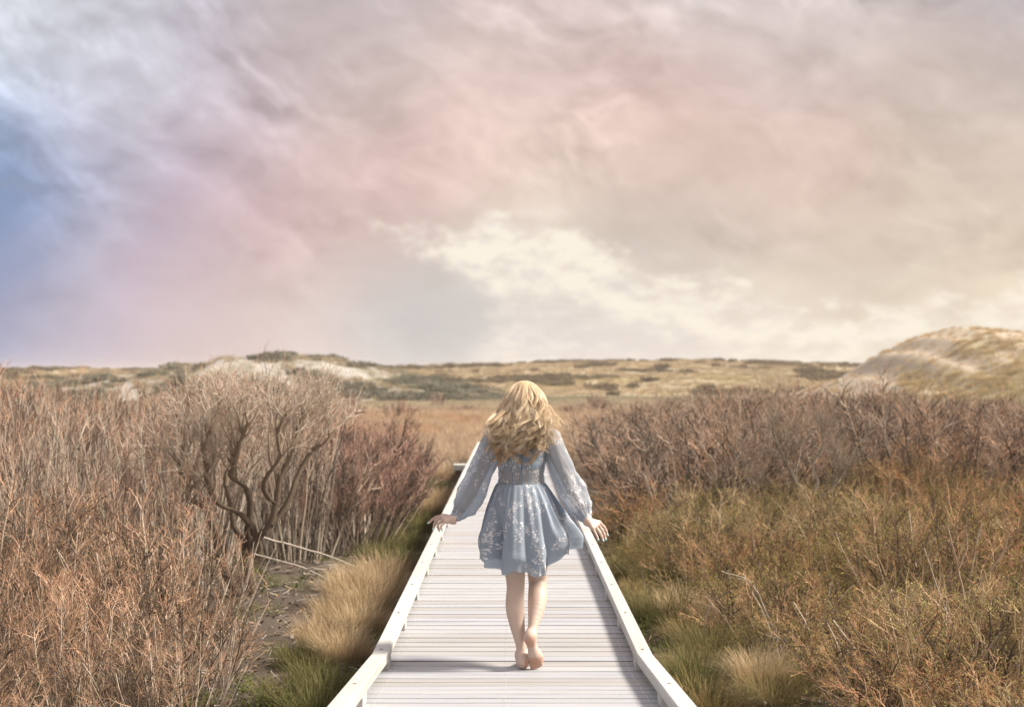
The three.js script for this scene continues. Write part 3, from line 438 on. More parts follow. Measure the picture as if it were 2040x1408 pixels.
function tussock(kind, v, x, d, sc, sy, name, label, group) {
  const shapes = TUS[kind], k = v % shapes.length, key = kind + k; let g;
  if (!tproto[key]) { g = tproto[key] = mesh(name, shapes[k], bladeMat); } else { g = tproto[key].clone(); g.name = numbered(name); scene.add(g); }
  g.position.set(x, groundY(x, -d), -d); g.rotation.y = v * 1.7 + x * 5; g.scale.set(sc, sc * sy, sc); g.userData = {}; return tag(g, label, 'grass tussock', group);
}
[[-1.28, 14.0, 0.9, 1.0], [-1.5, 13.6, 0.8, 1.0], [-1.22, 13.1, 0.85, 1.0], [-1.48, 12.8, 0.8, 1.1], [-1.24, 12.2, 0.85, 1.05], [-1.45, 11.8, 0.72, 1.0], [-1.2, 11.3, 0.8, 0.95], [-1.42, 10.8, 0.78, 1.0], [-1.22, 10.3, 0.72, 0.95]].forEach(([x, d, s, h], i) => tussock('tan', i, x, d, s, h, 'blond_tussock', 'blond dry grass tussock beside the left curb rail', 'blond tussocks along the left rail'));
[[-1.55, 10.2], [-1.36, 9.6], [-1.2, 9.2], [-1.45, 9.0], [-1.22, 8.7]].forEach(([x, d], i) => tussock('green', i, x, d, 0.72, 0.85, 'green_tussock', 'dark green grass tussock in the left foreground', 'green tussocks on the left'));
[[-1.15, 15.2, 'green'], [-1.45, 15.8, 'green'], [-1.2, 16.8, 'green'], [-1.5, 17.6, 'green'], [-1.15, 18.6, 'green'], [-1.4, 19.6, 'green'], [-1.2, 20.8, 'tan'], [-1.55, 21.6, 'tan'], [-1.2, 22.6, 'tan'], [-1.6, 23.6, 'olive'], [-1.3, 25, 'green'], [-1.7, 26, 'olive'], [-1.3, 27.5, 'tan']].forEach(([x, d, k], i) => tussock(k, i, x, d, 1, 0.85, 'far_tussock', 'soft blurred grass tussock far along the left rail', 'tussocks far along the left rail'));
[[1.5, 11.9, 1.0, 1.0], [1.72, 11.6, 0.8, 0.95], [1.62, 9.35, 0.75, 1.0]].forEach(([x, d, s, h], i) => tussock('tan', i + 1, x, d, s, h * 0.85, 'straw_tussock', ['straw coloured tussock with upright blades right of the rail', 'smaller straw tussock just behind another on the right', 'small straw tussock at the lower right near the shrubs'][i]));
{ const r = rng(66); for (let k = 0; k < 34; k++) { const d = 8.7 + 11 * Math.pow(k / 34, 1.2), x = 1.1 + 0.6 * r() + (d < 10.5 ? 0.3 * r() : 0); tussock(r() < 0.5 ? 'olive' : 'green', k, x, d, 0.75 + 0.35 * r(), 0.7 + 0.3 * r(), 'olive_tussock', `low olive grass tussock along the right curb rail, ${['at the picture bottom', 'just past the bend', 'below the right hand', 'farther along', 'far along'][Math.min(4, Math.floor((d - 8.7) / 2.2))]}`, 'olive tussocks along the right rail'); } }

// ---------------------------------------------------------------- litter, moss sprigs, dry meadow and dune grass: uncountable cover
function strew(name, label, category, geo, mat, list, cols) {
  const im = new THREE.InstancedMesh(geo, mat, list.length), m = new THREE.Matrix4(), q = new THREE.Quaternion(), e = new THREE.Euler(), c = new THREE.Color();
  list.forEach(([x, y, z, rx, ry, rz, sx, sy, sz, col], i) => { m.compose(V(x, y, z), q.setFromEuler(e.set(rx, ry, rz)), V(sx, sy, sz)); im.setMatrixAt(i, m); if (col) im.setColorAt(i, c.setRGB(...col)); });
  im.name = numbered(name); im.castShadow = im.receiveShadow = true; scene.add(im); return tag(im, label, category, null, 'stuff');
}
{
  const stick = new Twigs(4), rr = rng(3); stick.tube(walkLine(rr, V(-0.5, 0, 0), V(1, 0, 0), 1, 4, 0.35, 0), 0.012, 0.005, [1, 1, 1], [1, 1, 1]); { const s = walkLine(rr, V(0.05, 0, 0), V(0.8, 0.1, 0.5).normalize(), 0.35, 3, 0.4, 0); stick.tube(s, 0.006, 0.003, [1, 1, 1], [1, 1, 1]); }
  const r = rng(19), sticks = [], flakes = [], sprigs = [];
  for (let k = 0; k < 15000; k++) {
    const d = 5.5 + 18.8 * Math.pow(r(), 1.25), side = r() < 0.55 ? -1 : 1, x = side * (0.85 + Math.pow(r(), 1.2) * (d * 0.38 + 0.5)); const z = -d, y = groundY(x, z);
    if (k % 3 === 0) { const g = r() < 0.4, b = 0.5 + 0.8 * r(); sticks.push([x, y + 0.01 + 0.02 * r(), z, (r() - 0.5) * 0.5, r() * 6.28, (r() - 0.5) * 0.4, 0.1 + 0.38 * r() * r(), 0.4 + 0.4 * r(), 0.4 + 0.4 * r(), g ? [0.40 * b, 0.36 * b, 0.33 * b] : [0.2 * b, 0.14 * b, 0.095 * b]]); }
    else { const b = 0.25 + 0.7 * r(), t = r(); flakes.push([x, y + 0.006 + 0.018 * r(), z, (r() - 0.5) * 1.6, r() * 6.28, (r() - 0.5) * 1.6, 0.6 + 0.9 * r(), 1, 0.6 + 0.9 * r(), t < 0.25 ? [0.36 * b, 0.33 * b, 0.31 * b] : t < 0.75 ? [0.2 * b, 0.135 * b, 0.085 * b] : [0.29 * b, 0.19 * b, 0.1 * b]]); }
    if (k % 4 === 0 && fbm(x * 0.8 + 40, z * 0.8, 3) > 0.05) { const b = 0.6 + 0.7 * r(); sprigs.push([x, y, z, 0, r() * 6.28, 0, 0.5 + r(), 0.5 + 0.9 * r(), 0.5 + r(), [b, b, b]]); }
  }
  const leaf = new Twigs(); leaf.leaf(V(-0.02, 0, 0), V(1, 0, 0), V(0, 0, 1), 0.045, 0.022, [1, 1, 1]);
  const sprig = new Twigs(); { const q = rng(8); for (let k = 0; k < 14; k++) { const a = q() * 6.28, p = walkLine(q, V((q() - 0.5) * 0.06, -0.01, (q() - 0.5) * 0.06), V(Math.cos(a) * 0.5, 1, Math.sin(a) * 0.5).normalize(), 0.07 + 0.07 * q(), 2, 0.4, 0); for (let j = 0; j < 4; j++) { const [lp, le] = onLine(p, 0.2 + 0.8 * q()), ld = outward(q, le, 0.9); sprig.leaf(lp, ld, outward(q, ld, 1.57), 0.022, 0.01, vary([0.2, 0.26, 0.07], q, 0.6)); } } }
  strew('stick_litter', 'bleached and brown sticks strewn over the bog floor', 'litter', stick.build(), std({ roughness: 0.85 }), sticks);
  strew('leaf_litter', 'dry leaf flakes lying over the dark bog floor', 'litter', leaf.build(), std({ roughness: 0.85, side: THREE.DoubleSide }), flakes);
  strew('green_sprigs', 'small green sprigs growing through the leaf litter', 'ground cover', sprig.build(), leafMat, sprigs);
  // meadow
  const tuft = tussockShape(88, 60, 0.4, 0.5, [0.8, 0.75, 0.65], [1, 1, 1], 0.7, 0.012), rm = rng(23), mead = [], dune = [];
  for (let k = 0; k < 42000; k++) {
    const d = 25 + 96 * Math.pow(rm(), 0.75), x = (rm() * 2 - 1) * (d * 0.42 + 2), z = -d; if (Math.abs(x) < 1.15 && d < 33.5) continue;
    if (d < 34 && rm() < 0.5) continue;
    const n = fbm(x * 0.13 + 9, z * 0.13, 3), f = smooth(66, 90, d + n * 14), b = 0.75 + 0.5 * rm(), c = mixc(mixc([0.70, 0.58, 0.46], [0.66, 0.49, 0.35], smooth(0, 0.5, n)), mixc([0.52, 0.47, 0.36], [0.38, 0.375, 0.27], smooth(-0.1, 0.4, fbm(x * 0.09, z * 0.05 + 4, 3))), f).map((q) => q * b), s = lerp(0.9, 1.7, f) * (0.6 + 0.8 * rm());
    mead.push([x, groundY(x, z), z, 0, rm() * 6.28, 0, s, lerp(0.8, 0.45, f) * (0.6 + 0.7 * rm()), s, c]);
  }
  strew('meadow_grass', 'dry pinkish tan grass covering the flats behind the shrubs', 'grass', tuft, bladeMat, mead);
  // grass and scrub on the dunes
  const scrubRng = rng(4), puff = new Twigs(3); for (let k = 0; k < 90; k++) { const a = scrubRng() * 6.28, p = V((scrubRng() - 0.5) * 0.9, 0, (scrubRng() - 0.5) * 0.9); const ln = walkLine(scrubRng, p, V(Math.cos(a) * 0.6, 0.8, Math.sin(a) * 0.6).normalize(), 0.35 + 0.35 * scrubRng(), 2, 0.5, 0); for (let j = 0; j < 9; j++) { const [lp, le] = onLine(ln, 0.1 + 0.9 * scrubRng()), ld = outward(scrubRng, le, 0.9); puff.leaf(lp, ld, outward(scrubRng, ld, 1.57), 0.13, 0.075, vary([1, 1, 1], scrubRng, 0.6)); } }
  const scrub = [], put = (list, x, y, z, s, sy, c) => list.push([x, y - 0.03, z, 0, rm() * 6.28, 0, s, sy, s, c]);
  for (let k = 0; k < 9000; k++) { const x = lerp(-46, 2, rm()), z = -lerp(95, 122, rm()), y = leftDuneY(x, z); if (y < GROUND - 0.1) continue; const s = leftScrub(x, z), b = 0.7 + 0.6 * rm(); if (s > 0.2) { if (k % 3 === 0) put(scrub, x, y, z, 0.5 + 0.6 * rm(), 0.4 + 0.5 * rm(), mixc([0.28, 0.29, 0.235], [0.42, 0.42, 0.35], rm()).map((q) => q * b)); } else if (s > -0.12 && rm() < 0.6) put(dune, x, y, z, 1.2, 0.6 + 0.6 * rm(), [0.62 * b, 0.57 * b, 0.45 * b]); }
  for (let k = 0; k < 9000; k++) { const x = lerp(16, 62, rm()), z = -lerp(78, 118, rm()), y = rightDuneY(x, z); if (y < GROUND - 0.1) continue; const s = rightGrass(x, z), b = 0.7 + 0.6 * rm(); if (s > -0.15 + 0.5 * rm()) put(dune, x, y, z, 1.3, 0.5 + 0.7 * rm(), mixc([0.70, 0.58, 0.36], [0.54, 0.50, 0.31], smooth(96, 86, -z)).map((q) => q * b)); else if (rm() < 0.25) put(dune, x, y, z, 0.8, 0.7, [0.74 * b, 0.60 * b, 0.42 * b]); }
  for (let k = 0; k < 16000; k++) { const z = -lerp(118, 275, Math.pow(rm(), 0.8)), x = (rm() * 2 - 1) * -z * 0.42, y = ridgeY(x, z), b = 0.7 + 0.6 * rm(); if (y < GROUND - 0.2) continue; const n = fbm(x * 0.11 + 4, z * 0.05 + 3, 3); if (n > 0.22 || (-z > 250 && rm() < 0.2)) { if (rm() < 0.4) put(scrub, x, y, z, 0.9 + 0.9 * rm(), 0.6 + 0.7 * rm(), [0.30 * b, 0.26 * b, 0.18 * b]); } else put(dune, x, y, z, 2.2, 0.9 + 0.7 * rm(), mixc([0.62, 0.54, 0.40], [0.66, 0.60, 0.33], smooth(0.1, 0.5, fbm(x * 0.06 + 30, z * 0.05, 3)) * smooth(190, 140, -z)).map((q) => q * b)); }
  strew('dune_grass', 'thin dry grass growing over the far dunes', 'grass', tuft, bladeMat, dune);
  strew('dune_scrub', 'dark low scrub growing in patches on the far dunes', 'scrub', puff.build(), leafMat, scrub);
}

// ---------------------------------------------------------------- dead branches and lone stems
function deadBranch(name, label, x, d, lines, c, group) {
  const T = new Twigs(5), r = rng(Math.floor(Math.abs(x * 991 + d * 77)));
  for (const [r0, r1, ...pts] of lines) { const ln = new THREE.CatmullRomCurve3(pts.map((p) => V(...p))).getPoints(pts.length * 4).map((p) => p.add(V((r() - 0.5) * 0.008, (r() - 0.5) * 0.008, (r() - 0.5) * 0.008))); T.tube(ln, r0, r1, vary(c, r, 0.2), vary(c, r, 0.3));
    for (let k = 0; k < 3; k++) { const [q, e] = onLine(ln, 0.4 + 0.55 * r()); T.tube(walkLine(r, q, outward(r, e, 0.7), 0.06 + 0.1 * r(), 3, 0.3, 0.05), r1 * 0.6, r1 * 0.25, vary(c, r, 0.3), c); } }
  const m = mesh(name, T.build(), std({ vertexColors: true, roughness: 0.8 })); m.position.set(x, groundY(x, -d), -d); return tag(m, label, 'branch', group);
}
const PALE = [0.42, 0.38, 0.345], TAN = [0.36, 0.27, 0.2];
deadBranch('fallen_branch', 'long bleached fallen branch right of the gnarled tree', -2.05, 14.6, [[0.012, 0.006, [-0.55, 0.42, 0], [-0.1, 0.3, 0], [0.35, 0.16, 0.05], [0.75, -0.01, 0.1]]], PALE);
deadBranch('fallen_branch', 'thin grey fallen branch at the foot of the gnarled tree', -1.95, 13.5, [[0.009, 0.004, [-0.5, 0.34, 0], [0, 0.2, 0], [0.3, 0.06, 0.04], [0.5, -0.01, 0.05]], [0.006, 0.003, [0, 0.2, 0], [0.2, 0.24, 0.05], [0.4, 0.18, 0.1]]], PALE);
deadBranch('fallen_branch', 'crooked pale branch lying in front of the gnarled tree', -2.2, 11.6, [[0.012, 0.006, [-0.25, -0.01, 0], [-0.1, 0.14, 0], [0.05, 0.2, 0.03], [0.18, 0.34, 0.02]]], PALE);
deadBranch('fallen_branch', 'pale forked branch standing in the bushes behind the gnarled tree', -2.35, 16.4, [[0.016, 0.006, [0, -0.05, 0], [0.03, 0.4, 0], [0.0, 0.75, 0.05], [0.12, 1.1, 0.06]], [0.011, 0.005, [0.0, 0.75, 0.05], [0.2, 0.86, 0.06], [0.36, 1.1, 0.06], [0.4, 1.3, 0.06]]], PALE);
deadBranch('fallen_branch', 'arched grey branch among the orange shrubs near the right rail', 1.72, 10.9, [[0.007, 0.004, [0.35, -0.03, 0.05], [0.22, 0.3, 0], [0.1, 0.52, 0], [-0.12, 0.6, 0]]], PALE);
deadBranch('fallen_branch', 'short bent bleached branch beside the straw tussock on the right', 1.48, 11.0, [[0.006, 0.003, [0, -0.02, 0], [0.02, 0.24, 0], [0.1, 0.38, 0], [0.2, 0.42, 0]]], PALE);
deadBranch('dead_stem', 'tall forked dead stem at the far right foreground', 3.12, 9.7, [[0.011, 0.005, [0, -0.05, 0], [-0.03, 0.4, 0.02], [-0.08, 0.75, 0], [-0.16, 1.05, 0.03]], [0.009, 0.004, [-0.03, 0.35, 0], [0.04, 0.62, 0.03], [0.22, 0.88, 0.04], [0.26, 1.02, 0.04]], [0.007, 0.004, [-0.08, 0.75, 0], [-0.02, 0.9, 0], [-0.03, 1.05, 0]]], TAN);
deadBranch('dead_stem', 'thin pale dead stem leaning left in the right foreground', 2.95, 9.5, [[0.007, 0.003, [0.1, -0.05, 0], [0, 0.35, 0], [-0.1, 0.62, 0], [-0.2, 0.92, 0]]], PALE);
deadBranch('dead_stem', 'straight dark dead stem standing in the middle of the right shrubs', 2.35, 11.2, [[0.007, 0.003, [0, -0.05, 0], [0.01, 0.4, 0], [-0.01, 0.8, 0], [0.02, 1.15, 0]]], [0.2, 0.11, 0.07]);
deadBranch('dead_stem', 'bleached stem lying low at the bottom right corner', 2.75, 9.1, [[0.010, 0.005, [0.2, -0.02, 0], [0, 0.22, 0.05], [-0.2, 0.42, 0.05]]], PALE);
deadBranch('dead_stem', 'stout pale stem rising at the bottom left corner', -3.2, 9.2, [[0.009, 0.004, [0.1, -0.05, 0], [0, 0.3, 0], [-0.06, 0.6, 0], [-0.02, 0.85, 0]]], TAN);
deadBranch('dead_stem', 'thin tan stem leaning right in the left thicket', -2.6, 10.6, [[0.007, 0.003, [0.25, -0.05, 0], [0.1, 0.4, 0], [0.06, 0.8, 0], [-0.04, 1.2, 0]], [0.005, 0.0025, [0.1, 0.4, 0], [0.22, 0.7, 0], [0.2, 0.95, 0]]], TAN);

scene.fog = new THREE.FogExp2(new THREE.Color(0.86, 0.82, 0.80), 0.00045);

// ---------------------------------------------------------------- the person walking away
{
  const PX = 0.07, PZ = -8.03, who = thing('person', PX, 0, PZ);
  tag(who, 'barefoot person in a sheer blue floral dress walking away on the boardwalk', 'person');
  // distance fields (x right, y up, z towards the viewer)
  const cone = (ax, ay, az, ra, bx, by, bz, rb) => { const dx = bx - ax, dy = by - ay, dz = bz - az, l2 = dx * dx + dy * dy + dz * dz; return (x, y, z) => { const t = clamp(((x - ax) * dx + (y - ay) * dy + (z - az) * dz) / l2); return Math.hypot(x - ax - dx * t, y - ay - dy * t, z - az - dz * t) - (ra + (rb - ra) * t); }; };
  const ball = (cx, cy, cz, rx, ry, rz) => (x, y, z) => { const a = (x - cx) / rx, b = (y - cy) / ry, c = (z - cz) / rz, k0 = Math.hypot(a, b, c), k1 = Math.hypot(a / rx, b / ry, c / rz); return k1 < 1e-6 ? -Math.min(rx, ry, rz) : k0 * (k0 - 1) / k1; };
  const smin = (a, b, k) => { const h = Math.max(k - Math.abs(a - b), 0) / k; return Math.min(a, b) - h * h * k * 0.25; };
  const join = (list, k) => (x, y, z) => { let d = 9; for (const f of list) d = smin(d, f(x, y, z), k); return d; };
  const chain = (pts) => pts.slice(1).map((b, i) => cone(...pts[i], ...b));
  const limb = (pts, n = 22) => { const cp = new THREE.CatmullRomCurve3(pts.map((p) => V(p[0], p[1], p[2])), false, 'centripetal'), cr = new THREE.CatmullRomCurve3(pts.map((p, i) => V(p[3], i / 10, 0)), false, 'centripetal'), q = []; for (let k = 0; k <= n; k++) { const a = cp.getPoint(k / n), b = cr.getPoint(k / n); q.push([a.x, a.y, a.z, b.x]); } const f = chain(q); return (x, y, z) => { let d = 9; for (const g of f) d = Math.min(d, g(x, y, z)); return d; }; };
  // naive surface nets
  function skinOver(sdf, lo, hi, cell) {
    const n = [0, 1, 2].map((k) => Math.ceil((hi[k] - lo[k]) / cell) + 1), [nx, ny, nz] = n, val = new Float32Array(nx * ny * nz), at = (i, j, k) => (k * ny + j) * nx + i;
    for (let k = 0; k < nz; k++) for (let j = 0; j < ny; j++) for (let i = 0; i < nx; i++) val[at(i, j, k)] = sdf(lo[0] + i * cell, lo[1] + j * cell, lo[2] + k * cell);
    const vid = new Int32Array(nx * ny * nz).fill(-1), pos = [], idx = [];
    for (let k = 0; k < nz - 1; k++) for (let j = 0; j < ny - 1; j++) for (let i = 0; i < nx - 1; i++) {
      let c = 0, sx = 0, sy = 0, sz = 0; const v = [];
      for (let m = 0; m < 8; m++) v.push(val[at(i + (m & 1), j + ((m >> 1) & 1), k + (m >> 2))]);
      for (const [a, b] of [[0, 1], [2, 3], [4, 5], [6, 7], [0, 2], [1, 3], [4, 6], [5, 7], [0, 4], [1, 5], [2, 6], [3, 7]]) if ((v[a] < 0) !== (v[b] < 0)) { const t = v[a] / (v[a] - v[b]); sx += lerp(a & 1, b & 1, t); sy += lerp((a >> 1) & 1, (b >> 1) & 1, t); sz += lerp(a >> 2, b >> 2, t); c++; }
      if (c) { vid[at(i, j, k)] = pos.length / 3; pos.push(lo[0] + (i + sx / c) * cell, lo[1] + (j + sy / c) * cell, lo[2] + (k + sz / c) * cell); }
    }
    const quad = (a, b, c, d, flip) => { if (a < 0 || b < 0 || c < 0 || d < 0) return; flip ? idx.push(a, c, b, b, c, d) : idx.push(a, b, c, b, d, c); };
    for (let k = 1; k < nz - 1; k++) for (let j = 1; j < ny - 1; j++) for (let i = 1; i < nx - 1; i++) {
      const s = val[at(i, j, k)] < 0;
      if (s !== val[at(i + 1, j, k)] < 0) quad(vid[at(i, j - 1, k - 1)], vid[at(i, j, k - 1)], vid[at(i, j - 1, k)], vid[at(i, j, k)], !s);
      if (s !== val[at(i, j + 1, k)] < 0) quad(vid[at(i - 1, j, k - 1)], vid[at(i, j, k - 1)], vid[at(i - 1, j, k)], vid[at(i, j, k)], s);
      if (s !== val[at(i, j, k + 1)] < 0) quad(vid[at(i - 1, j - 1, k)], vid[at(i, j - 1, k)], vid[at(i - 1, j, k)], vid[at(i, j, k)], !s);
    }
    const nor = new Float32Array(pos.length), e = cell * 0.5;
    for (let q = 0; q < pos.length; q += 3) { const x = pos[q], y = pos[q + 1], z = pos[q + 2]; let a = sdf(x + e, y, z) - sdf(x - e, y, z), b = sdf(x, y + e, z) - sdf(x, y - e, z), c = sdf(x, y, z + e) - sdf(x, y, z - e); const l = Math.hypot(a, b, c) || 1; nor[q] = a / l; nor[q + 1] = b / l; nor[q + 2] = c / l; }
    return { pos, idx, nor };
  }
  // --- the body
  const head = join([ball(0.0, 1.51, -0.145, 0.074, 0.098, 0.092), ball(0.0, 1.455, -0.175, 0.058, 0.075, 0.066), ball(0.0, 1.413, -0.205, 0.026, 0.022, 0.024), ball(0.0, 1.475, -0.247, 0.011, 0.02, 0.014), ball(0.0, 1.462, -0.252, 0.014, 0.009, 0.011), ball(0.0, 1.437, -0.236, 0.022, 0.008, 0.008)], 0.022);
  const ears = [ball(-0.077, 1.48, -0.135, 0.01, 0.03, 0.019), ball(0.077, 1.48, -0.135, 0.01, 0.03, 0.019)];
  const torso = join([ball(-0.012, 0.92, -0.125, 0.158, 0.13, 0.115), ball(-0.07, 0.885, -0.075, 0.083, 0.085, 0.075), ball(0.055, 0.885, -0.075, 0.083, 0.085, 0.075), ball(-0.018, 1.05, -0.13, 0.122, 0.12, 0.088), ball(-0.016, 1.19, -0.125, 0.135, 0.14, 0.098), ball(-0.014, 1.275, -0.12, 0.14, 0.085, 0.082), ball(-0.07, 1.195, -0.205, 0.058, 0.055, 0.05), ball(0.045, 1.195, -0.205, 0.058, 0.055, 0.05), cone(-0.135, 1.315, -0.12, 0.045, 0.115, 1.325, -0.12, 0.045), cone(-0.008, 1.32, -0.12, 0.058, -0.002, 1.45, -0.135, 0.047)], 0.05);
  const armL = limb([[-0.15, 1.31, -0.12, 0.049], [-0.215, 1.175, -0.11, 0.041], [-0.268, 1.06, -0.095, 0.036], [-0.315, 0.97, -0.065, 0.035], [-0.4, 0.842, -0.012, 0.023]]);
  const armR = limb([[0.128, 1.32, -0.12, 0.049], [0.185, 1.19, -0.115, 0.041], [0.24, 1.075, -0.1, 0.036], [0.285, 0.975, -0.075, 0.035], [0.358, 0.83, -0.02, 0.023]]);
  const legL = join([limb([[-0.085, 0.87, -0.12, 0.09], [-0.062, 0.62, -0.1, 0.069], [-0.049, 0.46, -0.088, 0.0515], [-0.054, 0.345, -0.064, 0.053], [-0.044, 0.26, -0.055, 0.0455], [-0.02, 0.13, -0.045, 0.0295], [-0.012, 0.075, -0.042, 0.0285]]), ball(-0.009, 0.034, -0.012, 0.033, 0.035, 0.036), cone(-0.009, 0.045, -0.04, 0.034, 0.012, 0.03, -0.13, 0.031), ball(0.02, 0.022, -0.155, 0.042, 0.022, 0.045), ball(-0.039, 0.075, -0.045, 0.009, 0.012, 0.012), ball(0.02, 0.078, -0.048, 0.009, 0.012, 0.012)], 0.032);
  const toesL = [[0.045, -0.205, 0.012], [0.026, -0.213, 0.0095], [0.009, -0.209, 0.009], [-0.006, -0.2, 0.0085], [-0.018, -0.188, 0.008]].map(([x, z, r]) => cone(x * 0.7 + 0.008, r + 0.004, -0.16, r, x, r, z, r * 0.9));
  const legR = join([limb([[0.062, 0.87, -0.12, 0.09], [0.072, 0.63, -0.17, 0.07], [0.078, 0.465, -0.208, 0.053], [0.077, 0.385, -0.14, 0.0555], [0.069, 0.325, -0.085, 0.048], [0.05, 0.245, -0.012, 0.03], [0.042, 0.212, 0.012, 0.0275]]), ball(0.028, 0.187, 0.036, 0.028, 0.034, 0.028), cone(0.032, 0.175, 0.022, 0.028, 0.056, 0.085, 0.004, 0.029), ball(0.064, 0.062, 0.008, 0.043, 0.045, 0.021), ball(0.064, 0.24, -0.02, 0.0, 0.0, 0.0)].slice(0, -1), 0.034);
  const toesR = [[0.043, 0.012, 0.0125], [0.06, 0.012, 0.0098], [0.074, 0.014, 0.0092], [0.086, 0.018, 0.0086], [0.095, 0.026, 0.008]].map(([x, y, r]) => cone(x * 0.8 + 0.014, 0.05, 0.006, r, x, y, 0.008, r * 0.95));
  // hands: palm plus five fingers each, pale backs up
  const fingerChains = {
    L: [[[-0.415, 0.842, -0.032, 0.011], [-0.44, 0.83, -0.062, 0.0098], [-0.468, 0.815, -0.078, 0.0088]],
      [[-0.46, 0.86, -0.043, 0.0098], [-0.503, 0.848, -0.055, 0.0082], [-0.524, 0.834, -0.058, 0.0074], [-0.541, 0.818, -0.06, 0.0064]],
      [[-0.463, 0.853, -0.02, 0.0098], [-0.5, 0.834, -0.023, 0.0084], [-0.509, 0.811, -0.02, 0.0076], [-0.514, 0.789, -0.016, 0.0064]],
      [[-0.455, 0.842, 0.0, 0.0094], [-0.486, 0.82, 0.006, 0.0082], [-0.488, 0.8, 0.011, 0.0074], [-0.48, 0.781, 0.013, 0.0062]],
      [[-0.443, 0.831, 0.017, 0.0086], [-0.465, 0.813, 0.028, 0.0074], [-0.469, 0.799, 0.033, 0.0068], [-0.463, 0.786, 0.035, 0.0058]]],
    R: [[[0.372, 0.825, -0.04, 0.011], [0.398, 0.8, -0.068, 0.0098], [0.42, 0.775, -0.08, 0.0088]],
      [[0.424, 0.823, -0.035, 0.0098], [0.452, 0.795, -0.045, 0.0084], [0.464, 0.773, -0.045, 0.0076], [0.471, 0.753, -0.043, 0.0064]],
      [[0.413, 0.814, -0.014, 0.0098], [0.44, 0.78, -0.018, 0.0086], [0.452, 0.755, -0.018, 0.0077], [0.459, 0.732, -0.015, 0.0064]],
      [[0.4, 0.803, 0.006, 0.0094], [0.425, 0.768, 0.006, 0.0083], [0.436, 0.747, 0.007, 0.0075], [0.443, 0.728, 0.009, 0.0062]],
      [[0.384, 0.795, 0.024, 0.0086], [0.4, 0.765, 0.03, 0.0075], [0.408, 0.749, 0.032, 0.0068], [0.413, 0.736, 0.034, 0.0058]]],
  };
  const hand = (side, wrist) => { const fc = fingerChains[side], knuckles = fc.slice(1).map((c) => c[0]); return join([join([...knuckles.map((k) => cone(wrist[0], wrist[1], wrist[2] + (k[2] - wrist[2]) * 0.4, 0.0175, k[0], k[1], k[2], 0.0115)), cone(...wrist, 0.022, ...fc[0][0])], 0.022), ...fc.map((c) => join(chain(c), 0.004))], 0.0045); };
  const handL = hand('L', [-0.4, 0.842, -0.012]), handR = hand('R', [0.358, 0.83, -0.02]);
  const upper = join([torso, armL, armR, join([head, ...ears], 0.008)], 0.028), legs = (x, y, z) => Math.min(smin(legL(x, y, z), join(toesL, 0.004)(x, y, z), 0.012), smin(legR(x, y, z), join(toesR, 0.004)(x, y, z), 0.012));
  const upperAll = (x, y, z) => smin(smin(upper(x, y, z), legL(x, y, z), 0.04), legR(x, y, z), 0.04);
  const pieces = [skinOver(upperAll, [-0.46, 0.7, -0.32], [0.42, 1.65, 0.04], 0.0085), skinOver(legs, [-0.16, -0.02, -0.34], [0.18, 0.712, 0.09], 0.005),
    skinOver(handL, [-0.575, 0.75, -0.11], [-0.385, 0.9, 0.07], 0.0032), skinOver(handR, [0.33, 0.7, -0.12], [0.5, 0.87, 0.07], 0.0032)];
  const pos = [], nor = [], idx = [], col = [];
  for (const p of pieces) { const b = pos.length / 3; for (const v of p.pos) pos.push(v); for (const v of p.nor) nor.push(v); for (const i of p.idx) idx.push(b + i); }
  for (let q = 0; q < pos.length; q += 3) { const x = pos[q], y = pos[q + 1], z = pos[q + 2], m = 0.5 + 0.5 * fbm(x * 14, y * 14 + z * 9, 3);
    let c = mixc([0.88, 0.72, 0.64], [0.85, 0.665, 0.58], m);
    // rosy soles, heel and ball, dusty with walking
    const sole = nor[q + 2] > 0.35 && y < 0.2 && x > 0.0 && z > 0.012 ? smooth(0.35, 0.6, nor[q + 2]) : 0, rosy = Math.max(smooth(0.05, 0.02, Math.hypot(x - 0.03, y - 0.165)), smooth(0.085, 0.06, y));
    c = mixc(c, [0.74, 0.42, 0.30], sole * rosy * (0.6 + 0.5 * m)); const tips = y < 0.9 && Math.abs(x) > 0.39 ? smooth(0.43, 0.52, Math.abs(x)) * 0.35 : 0; c = mixc(c, [0.78, 0.49, 0.40], tips); col.push(...c); }
  const skinMat = new THREE.MeshPhysicalMaterial({ vertexColors: true, color: rgb(0.60, 0.585, 0.575), roughness: 0.5, sheen: 0.25, sheenRoughness: 0.5, sheenColor: rgb(1, 0.85, 0.78) });
  const body = mesh('body', geom(pos, idx, col, nor), skinMat, who);
  // face details, nails, ring
  for (const s of [-1, 1]) { const e = mesh('eye', new THREE.SphereGeometry(0.0115, 14, 10), std({ color: rgb(0.85, 0.83, 0.8), roughness: 0.2 }), body); e.position.set(s * 0.03, 1.497, -0.226); const i = mesh('iris', new THREE.SphereGeometry(0.0055, 10, 8), std({ color: rgb(0.08, 0.16, 0.2), roughness: 0.15 }), e); i.position.z = -0.008; }
  { const lips = new THREE.SphereGeometry(1, 16, 10); lips.scale(0.021, 0.0075, 0.008); const m = mesh('lips', lips, std({ color: rgb(0.55, 0.22, 0.2), roughness: 0.45 }), body); m.position.set(0, 1.437, -0.239); }
  const nailMat = std({ color: rgb(0.52, 0.74, 0.72), roughness: 0.25 });
